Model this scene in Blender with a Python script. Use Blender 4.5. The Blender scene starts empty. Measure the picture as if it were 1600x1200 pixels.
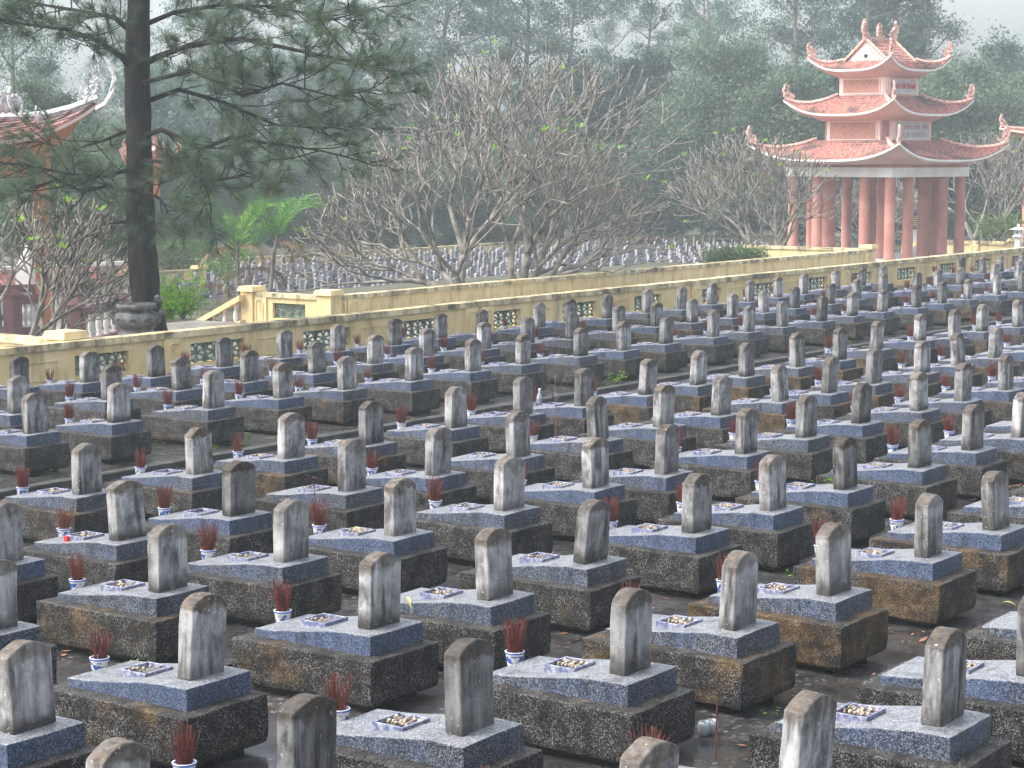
import bpy, bmesh, math, random
from mathutils import Vector, Matrix, noise as mnoise
R = math.radians
C = bpy.context.scene.collection
SC = bpy.context.scene
random.seed(7)

# ------------------------------------------------------------------ camera
FPX = 3189.72                       # focal length in pixels of a 1600 px wide picture
UX = Vector((0.58076178, 0.09129879, -0.80893775))   # world X (along the grave rows) seen by the camera
VX = Vector((-0.81407361, 0.0656686, -0.57703708))   # world Y (along each grave)
NX = Vector((0.000439023, 0.993655957, 0.112461755)) # world Z
H = 3.8
cam_d = bpy.data.cameras.new('camera'); cam = bpy.data.objects.new('camera', cam_d); C.objects.link(cam)
rot = Matrix(((UX.x, UX.y, UX.z), (VX.x, VX.y, VX.z), (NX.x, NX.y, NX.z)))
cam.matrix_world = Matrix.Translation((0, 0, H)) @ rot.to_4x4()
cam_d.sensor_width = 36; cam_d.lens = FPX / 1600 * 36
cam_d.clip_start = 0.3; cam_d.clip_end = 2000
SC.camera = cam

def ray(px, py):                    # direction in world axes, scaled so that depth along the view is 1
    c = Vector(((px - 800) / FPX, -(py - 600) / FPX, -1.0))
    return Vector((UX.dot(c), VX.dot(c), NX.dot(c)))
def at(px, py, D):                  # world point at distance D in front of the camera
    return Vector((0, 0, H)) + ray(px, py) * D
def onz(px, py, z):                 # world point at height z
    r = ray(px, py); return Vector((0, 0, H)) + r * ((z - H) / r.z)
def topx(p):
    q = Vector(p) - Vector((0, 0, H))
    c = q.x * UX + q.y * VX + q.z * NX
    return 800 + FPX * c.x / -c.z, 600 - FPX * c.y / -c.z, -c.z

# ------------------------------------------------------------------ sky, sun, exposure
SUN_EL, SUN_AZ = R(52), R(312)
wd = bpy.data.worlds.new('World'); SC.world = wd; wd.use_nodes = True
nt = wd.node_tree; bg = nt.nodes['Background']
sky = nt.nodes.new('ShaderNodeTexSky'); sky.sky_type = 'NISHITA'; sky.sun_disc = False
sky.sun_elevation = SUN_EL; sky.sun_rotation = SUN_AZ
sky.air_density = 1.0; sky.dust_density = 6.0; sky.ozone_density = 1.0
hs = nt.nodes.new('ShaderNodeHueSaturation'); hs.inputs['Saturation'].default_value = 0.48
nt.links.new(sky.outputs[0], hs.inputs['Color']); nt.links.new(hs.outputs[0], bg.inputs['Color'])
bg.inputs['Strength'].default_value = 0.15
sd = bpy.data.lights.new('sun', 'SUN'); sun = bpy.data.objects.new('sun', sd); C.objects.link(sun)
sd.energy = 1.0; sd.angle = R(60); sd.color = (1.0, 0.97, 0.93)
# direction towards the sun: Nishita rotation is measured from +Y towards +X
sv = Vector((math.sin(SUN_AZ) * math.cos(SUN_EL), math.cos(SUN_AZ) * math.cos(SUN_EL), math.sin(SUN_EL)))
sun.rotation_euler = sv.to_track_quat('Z', 'Y').to_euler(); sun.location = (0, 0, 60)
SC.view_settings.view_transform = 'Standard'; SC.view_settings.look = 'None'
SC.view_settings.exposure = 1.55; SC.view_settings.gamma = 1.0
try:
    SC.cycles.use_denoising = True
    SC.cycles.max_bounces = 5; SC.cycles.diffuse_bounces = 3; SC.cycles.glossy_bounces = 2
    SC.cycles.transmission_bounces = 2; SC.cycles.volume_bounces = 1
except Exception: pass

# ------------------------------------------------------------------ material helpers
class NB:
    def __init__(s, name):
        s.m = bpy.data.materials.new(name); s.m.use_nodes = True; s.t = s.m.node_tree
        s.b = s.t.nodes['Principled BSDF']; s._c = None
    def n(s, typ, **kw):
        nd = s.t.nodes.new('ShaderNode' + typ)
        for k, v in kw.items():
            if k.startswith('i_'):
                key = k[2:]; key = int(key) if key.isdigit() else key.replace('_', ' ')
                s.set(nd.inputs[key], v)
            else: setattr(nd, k, v)
        return nd
    def set(s, sock, v):
        if isinstance(v, bpy.types.NodeSocket): s.t.links.new(v, sock)
        elif isinstance(v, (tuple, list)) and len(v) == 3 and sock.type == 'RGBA': sock.default_value = (*v, 1)
        else: sock.default_value = v
    def coord(s, kind='Object'): 
        if not s._c: s._c = s.n('TexCoord')
        return s._c.outputs[kind]
    def noise(s, scale, vec=None, detail=4, rough=0.55, stretch=None):
        v = vec or s.coord()
        if stretch: v = s.n('Mapping', i_Vector=v, i_Scale=stretch).outputs[0]
        return s.n('TexNoise', i_Vector=v, i_Scale=scale, i_Detail=detail, i_Roughness=rough).outputs[0]
    def ramp(s, f, a, b, lo=0.0, hi=1.0):
        return s.n('MapRange', i_Value=f, i_1=a, i_2=b, i_3=lo, i_4=hi).outputs[0]
    def mix(s, f, a, b, mode='MIX'):
        nd = s.n('Mix', data_type='RGBA', blend_type=mode)
        s.set(nd.inputs[0], f); s.set(nd.inputs[6], a); s.set(nd.inputs[7], b); return nd.outputs[2]
    def math(s, op, a, b=0.0):
        nd = s.n('Math', operation=op); s.set(nd.inputs[0], a); s.set(nd.inputs[1], b); return nd.outputs[0]
    def attr(s, name): 
        nd = s.n('Attribute', attribute_type='OBJECT', attribute_name=name); return nd.outputs['Fac']
    def objrand(s): return s.n('ObjectInfo').outputs['Random']
    def shifted(s, amt=37.0):          # object coordinates shifted by the object's random number
        r = s.math('MULTIPLY', s.objrand(), amt)
        cb = s.n('CombineXYZ', i_0=r, i_1=r, i_2=r).outputs[0]
        va = s.n('VectorMath', operation='ADD'); s.set(va.inputs[0], s.coord()); s.set(va.inputs[1], cb)
        return va.outputs[0]
    def bump(s, h, strength=0.3, dist=0.01):
        s.set(s.b.inputs['Normal'], s.n('Bump', i_Height=h, i_Strength=strength, i_Distance=dist).outputs[0])
    def out(s, col, rough=0.8, spec=0.5):
        s.set(s.b.inputs['Base Color'], col); s.set(s.b.inputs['Roughness'], rough)
        s.set(s.b.inputs['Specular IOR Level'], spec); return s.m

def speckle(b, vec, scale, dark, light, lo, hi):
    """exposed aggregate: every cell is one small stone with its own brightness"""
    vo = b.n('TexVoronoi', i_Vector=vec, i_Scale=scale)
    sep = b.n('SeparateColor', i_0=vo.outputs['Color']).outputs[0]
    f = b.ramp(sep, lo, hi)
    return b.mix(f, dark, light), vo.outputs['Distance']

def m_base():
    b = NB('washed_stone_base'); v = b.shifted()
    col, dist = speckle(b, v, 175, (0.008, 0.0077, 0.0073), (0.26, 0.25, 0.235), 0.66, 1.0)
    och = b.attr('ochre')
    n1 = b.noise(2.6, v, 5, 0.6); n2 = b.noise(7, v, 4, 0.6)
    f = b.math('ADD', b.math('MULTIPLY', och, 0.55), b.math('MULTIPLY', b.math('SUBTRACT', n1, 0.63), 2.2))
    f = b.ramp(f, 0.0, 0.3)
    oc, d2 = speckle(b, v, 175, (0.062, 0.036, 0.013), (0.24, 0.17, 0.09), 0.55, 1.0)
    col = b.mix(b.math('MULTIPLY', f, 0.85), col, oc)
    dk = b.ramp(n2, 0.38, 0.62, 1.0, 0.28)
    col = b.mix(1.0, col, b.n('CombineColor', i_0=dk, i_1=dk, i_2=dk).outputs[0], 'MULTIPLY')
    b.bump(dist, 0.35, 0.006)
    return b.out(col, 0.6, 0.25)
def m_slab():
    b = NB('blue_washed_stone'); v = b.shifted()
    n1 = b.noise(3.0, v, 4, 0.6); blu = b.attr('blue')
    f = b.ramp(b.math('ADD', n1, b.math('MULTIPLY', blu, 0.35)), 0.42, 0.78)
    dark = b.mix(f, (0.013, 0.0145, 0.018), (0.024, 0.040, 0.082))
    light = b.mix(f, (0.20, 0.21, 0.23), (0.14, 0.17, 0.25))
    vo = b.n('TexVoronoi', i_Vector=v, i_Scale=150)
    sep = b.n('SeparateColor', i_0=vo.outputs['Color']).outputs[0]
    col = b.mix(b.ramp(sep, 0.45, 0.95), dark, light)
    # skylight painted into the top face, besides wear: more white stones there
    nz = b.n('SeparateXYZ', i_0=b.n('TexCoord').outputs['Normal']).outputs[2]
    worn_skylit, _ = speckle(b, v, 150, (0.05, 0.054, 0.063), (0.31, 0.325, 0.35), 0.15, 0.9)
    col = b.mix(b.ramp(nz, 0.6, 0.9), col, worn_skylit)
    st = b.ramp(b.noise(9, v, 3, 0.6, (1, 1, .35)), 0.5, 0.72, 1.0, 0.5)
    col = b.mix(1.0, col, b.n('CombineColor', i_0=st, i_1=st, i_2=st).outputs[0], 'MULTIPLY')
    b.bump(vo.outputs['Distance'], 0.25, 0.005)
    return b.out(col, 0.42, 0.4)
def m_tray():
    b = NB('blue_cement'); v = b.shifted()
    col = b.mix(b.ramp(b.noise(30, v, 3), .4, .65), (0.085, 0.10, 0.19), (0.30, 0.31, 0.37))
    return b.out(col, 0.5)
def m_head():
    b = NB('weathered_headstone'); v = b.shifted()
    base = b.mix(b.ramp(b.noise(5, v, 5, .65), .35, .7), (0.14, 0.138, 0.137), (0.36, 0.36, 0.36))
    st = b.noise(9, v, 5, 0.65, (1, 1, 0.14))
    base = b.mix(b.ramp(st, 0.50, 0.66, 0, 0.9), base, (0.022, 0.021, 0.020))
    base = b.mix(b.ramp(b.noise(4.2, v, 5, .7, (1, 1, .55)), .52, .64, 0, .8), base, (0.035, 0.034, 0.032))
    pale = b.noise(7, v, 4, 0.6, (1.6, 1, 0.2))
    base = b.mix(b.ramp(pale, 0.54, 0.70, 0, 0.75), base, (0.50, 0.50, 0.51))
    z = b.n('SeparateXYZ', i_0=b.coord()).outputs[2]; z = b.math('ADD', z, b.math('MULTIPLY', b.math('SUBTRACT', b.noise(8, v, 4), .5), 0.22))
    cap = b.ramp(z, 0.40, 0.44)
    cap = b.math('MULTIPLY', cap, b.ramp(b.attr('cap'), 0, 1, 0.4, 1))
    nz_ = b.n('SeparateXYZ', i_0=b.n('TexCoord').outputs['Normal']).outputs[2]; cap = b.math('MAXIMUM', cap, b.ramp(nz_, .25, .6, 0, .85))
    moss = b.mix(b.ramp(b.noise(22, v, 4), .35, .65), (0.018, 0.013, 0.009), (0.095, 0.072, 0.05))
    base = b.mix(cap, base, moss)
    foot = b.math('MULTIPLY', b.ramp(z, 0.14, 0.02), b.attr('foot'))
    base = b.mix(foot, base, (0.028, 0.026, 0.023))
    spots = b.ramp(b.noise(38, v, 2), .68, .74, 0, .7)
    base = b.mix(spots, base, (0.62, 0.6, 0.58))
    d = b.attr('tone')
    base = b.mix(1.0, base, b.n('CombineColor', i_0=d, i_1=d, i_2=d).outputs[0], 'MULTIPLY')
    b.bump(b.noise(45, v, 5, .7), 0.5, 0.008)
    return b.out(base, 0.72, 0.35)
def m_simple(name, c1, c2, scale=6, rough=0.8, spec=0.4, bump=0.0, stretch=None, detail=4, lo=.35, hi=.65):
    b = NB(name); v = b.shifted()
    nz = b.noise(scale, v, detail, .6, stretch)
    if bump: b.bump(nz, bump, 0.02)
    return b.out(b.mix(b.ramp(nz, lo, hi), c1, c2), rough, spec)
def m_leaf(name, c1, c2, scale=0.6, trans=0.35, c3=None):
    b = NB(name); v = b.shifted(90)
    col = b.mix(b.ramp(b.noise(scale, v, 3), .35, .65), c1, c2)
    if c3: col = b.mix(b.ramp(b.noise(scale * 2.3, v, 3), .6, .7), col, c3)
    br = b.ramp(b.objrand(), 0, 1, 0.8, 1.2)
    col = b.mix(1.0, col, b.n('CombineColor', i_0=br, i_1=br, i_2=br).outputs[0], 'MULTIPLY')
    b.out(col, 0.65, 0.15)
    tr = b.n('BsdfTranslucent', i_Color=col)
    mx = b.n('MixShader', i_0=trans); b.t.links.new(b.b.outputs[0], mx.inputs[1]); b.t.links.new(tr.outputs[0], mx.inputs[2])
    b.t.links.new(mx.outputs[0], b.t.nodes['Material Output'].inputs['Surface'])
    return b.m
def m_wall(name, c1, c2, stain=(0.06, 0.05, 0.035), lo=.58, hi=.78, amount=.8, zst=0.25):
    b = NB(name); v = b.coord('Object')
    col = b.mix(b.ramp(b.noise(1.3, v, 5), .35, .65), c1, c2)
    s = b.math('ADD', b.math('MULTIPLY', b.noise(3.5, v, 6, .7, (1, 1, zst)), .7), b.math('MULTIPLY', b.noise(.6, v, 3), .3))
    col = b.mix(b.ramp(s, lo, hi, 0, amount), col, stain)
    b.bump(b.noise(30, v, 4), .15, .01)
    return b.out(col, 0.8, 0.3)
def m_ground():
    b = NB('wet_paving'); v = b.coord()
    big = b.noise(0.7, v, 5, .6); mid = b.noise(4, v, 5, .65)
    col = b.mix(b.ramp(mid, .38, .62), (0.007, 0.007, 0.008), (0.045, 0.0445, 0.046))
    sp, dist = speckle(b, v, 38, (0.022, 0.022, 0.023), (0.30, 0.30, 0.31), .8, 1.0)
    col = b.mix(b.ramp(b.noise(1.1, v, 4), .45, .6, .1, .5), col, sp)
    moss = b.ramp(b.noise(1.7, v, 5, .7), .6, .72, 0, .6)
    col = b.mix(moss, col, (0.03, 0.036, 0.016))
    br_ = b.ramp(b.noise(2.3, v, 6, .75), .5, .66, 0, .6); col = b.mix(br_, col, (0.075, 0.058, 0.045))
    b.bump(mid, .3, .02)
    return b.out(col, b.ramp(big, .4, .6, .12, .5), 0.5)
def m_tile(name='roof_tile', c1=(0.27, 0.08, 0.06), c2=(0.52, 0.26, 0.21)):
    b = NB(name); v = b.coord()
    col = b.mix(b.ramp(b.noise(9, v, 3), .35, .65), c1, c2)
    col = b.mix(b.ramp(b.noise(.9, v, 5, .65), .50, .62, 0, .85), col, (0.06, 0.045, 0.045))
    col = b.mix(b.ramp(b.noise(30, v, 2), .62, .7, 0, .5), col, (0.55, 0.5, 0.5))
    b.bump(b.noise(14, v, 3), .4, .03)
    return b.out(col, .6)
def m_pot():
    b = NB('blue_white_porcelain'); v = b.shifted(11)
    z = b.n('SeparateXYZ', i_0=b.coord()).outputs[2]
    pat = b.ramp(b.noise(26, v, 2, .5), .5, .54)
    band = b.math('MULTIPLY', b.ramp(z, .012, .016), b.ramp(z, .085, .080))
    f = b.math('MULTIPLY', pat, band)
    rim = b.math('MULTIPLY', b.ramp(z, .093, .095), b.ramp(z, .108, .106))
    f = b.math('MAXIMUM', f, rim)
    col = b.mix(f, (0.62, 0.63, 0.60), (0.04, 0.10, 0.36))
    col = b.mix(b.ramp(b.noise(14, v, 4), .58, .7, 0, .5), col, (0.3, 0.27, 0.2))
    return b.out(col, .25)
M = dict(
    headfar=m_simple('small_headstone', (0.12, 0.115, 0.115), (0.40, 0.39, 0.40), 2.2, .8),
    base=m_base(), slab=m_slab(), tray=m_tray(), head=m_head(), pot=m_pot(), ground=m_ground(), tile=m_tile(),
    pebble=m_simple('pale_pebbles', (0.13, 0.09, 0.065), (0.46, 0.40, 0.32), 50, .6, lo=.42, hi=.58),
    soil=m_simple('tray_ash', (0.05, 0.05, 0.05), (0.2, 0.19, 0.17), 60, .9),
    stick=m_simple('incense_red', (0.055, 0.016, 0.012), (0.17, 0.034, 0.024), 60, .75),
    ash=m_simple('pot_sand', (0.03, 0.025, 0.02), (0.12, 0.10, 0.08), 60, .9),
    dark=m_simple('shade_black_concrete', (0.012, 0.012, 0.012), (0.03, 0.03, 0.028), 6, .7),  # footing colour near black, painting in the shadow gap under the plinths
    kerb=m_simple('mossy_kerb', (0.012, 0.012, 0.012), (0.06, 0.058, 0.05), 5, .6, bump=.3),
    yellow=m_wall('yellow_limewash', (0.68, 0.51, 0.24), (0.78, 0.64, 0.35), (0.14, 0.115, 0.07), .49, .70, .75),
    coping=m_wall('stained_coping', (0.52, 0.42, 0.21), (0.70, 0.60, 0.38), (0.045, 0.042, 0.034), .43, .60, .88, .5),
    grille=m_simple('green_grille', (0.05, 0.085, 0.06), (0.20, 0.27, 0.20), 12, .5),
    pinkp=m_wall('pink_plaster', (0.60, 0.38, 0.33), (0.68, 0.46, 0.41), (0.25, 0.14, 0.12), .62, .85, .5),
    palep=m_wall('pale_pink_plaster', (0.78, 0.56, 0.50), (0.86, 0.66, 0.60), (0.4, 0.28, 0.25), .62, .85, .5),
    redp=m_wall('brick_red_plaster', (0.34, 0.145, 0.115), (0.44, 0.21, 0.17), (0.2, 0.08, 0.07), .62, .85, .4),
    panel=m_simple('rough_pink_panel', (0.42, 0.20, 0.15), (0.55, 0.29, 0.22), 9, .9, bump=.4),
    white=m_wall('off_white_plaster', (0.68, 0.66, 0.64), (0.80, 0.79, 0.77), (0.2, 0.19, 0.18), .6, .8, .5),
    greyp=m_simple('grey_sign_board', (0.45, 0.45, 0.47), (0.6, 0.6, 0.62), 4, .7),
    orange=m_wall('orange_plaster', (0.45, 0.18, 0.09), (0.55, 0.25, 0.14), (0.2, 0.08, 0.04), .6, .85, .5),
    mauve=m_wall('mauve_plaster', (0.21, 0.115, 0.125), (0.30, 0.175, 0.18), (0.1, 0.06, 0.06), .6, .85, .5),
    orn=m_simple('ornament_cement', (0.34, 0.17, 0.13), (0.74, 0.50, 0.43), 10, .9, bump=.5),
    ornw=m_simple('white_ornament', (0.34, 0.35, 0.36), (0.70, 0.71, 0.72), 7, .7, bump=.4),
    stone=m_simple('grey_stone', (0.025, 0.028, 0.029), (0.13, 0.135, 0.135), 7, .6, bump=.5),
    black=m_simple('black_plaque', (0.01, 0.01, 0.012), (0.02, 0.02, 0.022), 5, .3),
    gold=m_simple('gold_lettering', (0.5, 0.38, 0.12), (0.62, 0.5, 0.2), 5, .5),
    redtxt=m_simple('red_lettering', (0.45, 0.03, 0.04), (0.5, 0.05, 0.05), 5, .5),
    greytxt=m_simple('faded_lettering', (0.36, 0.24, 0.26), (0.42, 0.30, 0.30), 5, .7),
    bark=m_simple('pine_bark', (0.003, 0.0028, 0.003), (0.030, 0.024, 0.021), 7, .95, spec=.1, bump=1.0, stretch=(1, 1, .35), detail=6),
    bark2=m_simple('grey_bark', (0.08, 0.075, 0.068), (0.27, 0.25, 0.225), 4, .9, bump=.5, stretch=(1, 1, .3)),
    bottle=m_simple('clear_glass', (0.16, 0.19, 0.20), (0.34, 0.38, 0.40), 5, .1),
    redp2=m_simple('red_paper', (0.55, 0.02, 0.02), (0.6, 0.03, 0.03), 5, .5),
    yleaf=m_simple('yellow_leaf', (0.42, 0.40, 0.12), (0.55, 0.52, 0.22), 5, .6),
    fbark=m_simple('frangipani_bark', (0.045, 0.041, 0.035), (0.31, 0.285, 0.245), 3.0, .8, bump=.4, detail=6),
    needle=m_leaf('pine_needles', (0.042, 0.078, 0.042), (0.115, 0.165, 0.095), 1.2, .35, (0.13, 0.09, 0.06)),
    leafA=m_leaf('forest_leaf', (0.056, 0.112, 0.088), (0.130, 0.200, 0.148), .25, .35),
    leafB=m_leaf('olive_leaf', (0.070, 0.115, 0.078), (0.145, 0.20, 0.13), .4, .35),
    leafC=m_leaf('shrub_leaf', (0.05, 0.10, 0.025), (0.13, 0.20, 0.05), 1.5, .4),
    lime=m_leaf('young_leaf', (0.14, 0.32, 0.02), (0.26, 0.50, 0.04), 2, .5),
    frond=m_leaf('palm_frond', (0.035, 0.13, 0.025), (0.13, 0.29, 0.05), 1.2, .4),
    deadf=m_leaf('dead_frond', (0.10, 0.055, 0.03), (0.26, 0.20, 0.13), 1.5, .3),
    litter=m_simple('dead_leaf', (0.12, 0.035, 0.018), (0.36, 0.17, 0.09), 2, .7),
    earth=m_simple('damp_earth', (0.035, 0.045, 0.022), (0.085, 0.08, 0.055), .3, .9, detail=8),
    path=m_simple('terrace_paving', (0.10, 0.095, 0.085), (0.22, 0.21, 0.19), 1.2, .8, detail=6),
)

# ------------------------------------------------------------------ mesh helpers
class MB:
    def __init__(s): s.v = []; s.f = []; s.mi = []; s.mats = []; s.cur = 0
    def use(s, m):
        if m not in s.mats: s.mats.append(m)
        s.cur = s.mats.index(m); return s
    def add(s, vs, fs):
        o = len(s.v); s.v.extend(tuple(x) for x in vs)
        for f in fs: s.f.append(tuple(i + o for i in f)); s.mi.append(s.cur)
    def box(s, x0, x1, y0, y1, z0, z1, mx=None):
        vs = [Vector(p) for p in ((x0,y0,z0),(x1,y0,z0),(x1,y1,z0),(x0,y1,z0),(x0,y0,z1),(x1,y0,z1),(x1,y1,z1),(x0,y1,z1))]
        if mx: vs = [mx @ p for p in vs]
        s.add(vs, [(3,2,1,0),(4,5,6,7),(0,1,5,4),(1,2,6,5),(2,3,7,6),(3,0,4,7)]); return s
    def frus(s, x0, x1, y0, y1, z0, z1, tx, ty=None, mx=None):  # box whose top is inset by tx, ty (negative = wider)
        ty = tx if ty is None else ty
        vs = [Vector(p) for p in ((x0,y0,z0),(x1,y0,z0),(x1,y1,z0),(x0,y1,z0),(x0+tx,y0+ty,z1),(x1-tx,y0+ty,z1),(x1-tx,y1-ty,z1),(x0+tx,y1-ty,z1))]
        if mx: vs = [mx @ p for p in vs]
        s.add(vs, [(3,2,1,0),(4,5,6,7),(0,1,5,4),(1,2,6,5),(2,3,7,6),(3,0,4,7)]); return s
    def tube(s, pts, rad, n=6, cap=True):
        pts = [Vector(p) for p in pts]; N = len(pts); vs = []; fs = []
        for i, p in enumerate(pts):
            d = (pts[min(i+1, N-1)] - pts[max(i-1, 0)])
            d = d.normalized() if d.length > 1e-9 else Vector((0, 0, 1))
            a = Vector((0, 0, 1)).cross(d)
            a = a.normalized() if a.length > 0.05 else Vector((1, 0, 0)).cross(d).normalized()
            b = d.cross(a)
            r = rad[i] if isinstance(rad, (list, tuple)) else rad
            for k in range(n):
                t = 2 * math.pi * k / n
                vs.append(p + (a * math.cos(t) + b * math.sin(t)) * r)
        for i in range(N - 1):
            for k in range(n):
                k2 = (k + 1) % n
                fs.append((i*n+k, i*n+k2, (i+1)*n+k2, (i+1)*n+k))
        if cap: fs.append(tuple(range(n-1, -1, -1))); fs.append(tuple((N-1)*n + k for k in range(n)))
        s.add(vs, fs); return s
    def lathe(s, prof, n=16, o=(0, 0, 0)):
        o = Vector(o); vs = []; fs = []
        for r, z in prof:
            for k in range(n):
                t = 2 * math.pi * k / n; vs.append(o + Vector((r * math.cos(t), r * math.sin(t), z)))
        for i in range(len(prof) - 1):
            for k in range(n):
                k2 = (k + 1) % n; fs.append((i*n+k, i*n+k2, (i+1)*n+k2, (i+1)*n+k))
        s.add(vs, fs); return s
    def blob(s, c, r, seed=0, squash=(1, 1, 1), amp=.25):
        bm = bmesh.new(); bmesh.ops.create_icosphere(bm, subdivisions=1, radius=1)
        vs = []
        for v in bm.verts:
            k = 1 + amp * mnoise.noise(v.co * 1.7 + Vector((seed, seed * 2.3, 0)))
            vs.append(Vector(c) + Vector((v.co.x*squash[0], v.co.y*squash[1], v.co.z*squash[2])) * r * k)
        s.add(vs, [tuple(v.index for v in f.verts) for f in bm.faces]); bm.free(); return s
    def build(s, name, mat=None, parent=None, smooth=False, loc=None, rotz=0.0):
        me = bpy.data.meshes.new(name); me.from_pydata(s.v, [], s.f)
        mats = [mat] if mat else s.mats
        for m in mats: me.materials.append(m)
        if not mat and len(mats) > 1: me.polygons.foreach_set('material_index', s.mi)
        if smooth: me.polygons.foreach_set('use_smooth', [True] * len(me.polygons))
        me.update()
        o = bpy.data.objects.new(name, me); C.objects.link(o)
        if parent: o.parent = parent
        if loc is not None: o.location = loc; o.rotation_euler = (0, 0, rotz)
        return o
def bevel(o, w, seg=2, jitter=0.0, seed=0, cuts=0):
    bm = bmesh.new(); bm.from_mesh(o.data)
    bmesh.ops.remove_doubles(bm, verts=bm.verts, dist=1e-5)
    if w: bmesh.ops.bevel(bm, geom=[e for e in bm.edges if e.calc_face_angle(0) > .5], offset=w, segments=seg, profile=.6, affect='EDGES', clamp_overlap=True)
    if cuts: bmesh.ops.subdivide_edges(bm, edges=[e for e in bm.edges if e.calc_length() > .12], cuts=cuts, use_grid_fill=True)
    if jitter:
        for v in bm.verts:
            p = v.co * 9 + Vector((seed * 7.1, seed * 3.3, 0))
            v.co += Vector((mnoise.noise(p), mnoise.noise(p + Vector((9, 0, 0))), mnoise.noise(p + Vector((0, 9, 0))))) * jitter
    bm.normal_update(); bm.to_mesh(o.data); bm.free(); return o
def empty(name, loc, rz=0.0):
    o = bpy.data.objects.new(name, None); C.objects.link(o); o.location = loc; o.rotation_euler = (0, 0, rz)
    o.empty_display_size = .2; return o
def tag(o, label, cat, group=None, kind=None):
    if label: o['label'] = label
    if cat: o['category'] = cat
    if group: o['group'] = group
    if kind: o['kind'] = kind
    return o
def copy_tree(o, parent=None):
    c = o.copy(); C.objects.link(c)
    if parent: c.parent = parent
    for ch in o.children[:]: copy_tree(ch, c)
    return c
def struct(o, label=None):
    o['kind'] = 'structure'
    if label: o['label'] = label
    return o

# ------------------------------------------------------------------ ground and terraces
def poly_slab(name, pts, z0, z1, mat, cuts=0):
    n = len(pts); mb = MB()
    mb.add([(x, y, z0) for x, y in pts] + [(x, y, z1) for x, y in pts],
           [tuple(range(n-1, -1, -1)), tuple(range(n, 2*n))] + [(i, (i+1) % n, (i+1) % n + n, i + n) for i in range(n)])
    return mb.build(name, mat)
g = MB(); g.add([(-500, -500, -1.62), (900, -500, -1.62), (900, 900, -1.62), (-500, 900, -1.62)], [(0, 1, 2, 3)])
struct(g.build('ground', M['earth']), 'damp dark earth under the trees')
struct(poly_slab('cemetery_paving', [(-15, -12), (120, -12), (120, 25.3), (-15, 25.3)], -1.7, 0.0, M['ground']), 'wet dark paving between the graves')
struct(poly_slab('terrace_path', [(-10, 25.304), (120, 25.304), (120, 33.0), (38.6, 33.0), (38.6, 37.2), (-10, 37.2)], -1.75, -0.5, M['path']), 'paved path behind the yellow wall')
struct(poly_slab('temple_forecourt', [(-10, 25.31), (30.5, 25.31), (30.5, 60), (-10, 60)], -1.7, -0.06, M['path']), 'raised forecourt of the temple')
struct(poly_slab('planting_terrace', [(38.6, 33.004), (69.6, 33.004), (69.6, 42.5), (38.6, 42.5)], -1.8, -0.52, M['earth']), 'planted terrace inside the second wall')
kb = MB(); kb.box(-12, 110, 17.55, 17.72, -0.02, 0.075); kb.box(8, 11.9, 5.72, 5.84, -0.02, 0.05); kb.box(11.55, 11.72, 2, 5.72, -0.02, 0.06)
kb.box(8.2, 11, 10.25, 10.37, -.02, .055); kb.box(-12, 60, 16.3, 16.36, -.02, .03)
o = bevel(kb.build('kerb', M['kerb']), .015); struct(o, 'low damp kerb along the path between the grave blocks')
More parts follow.
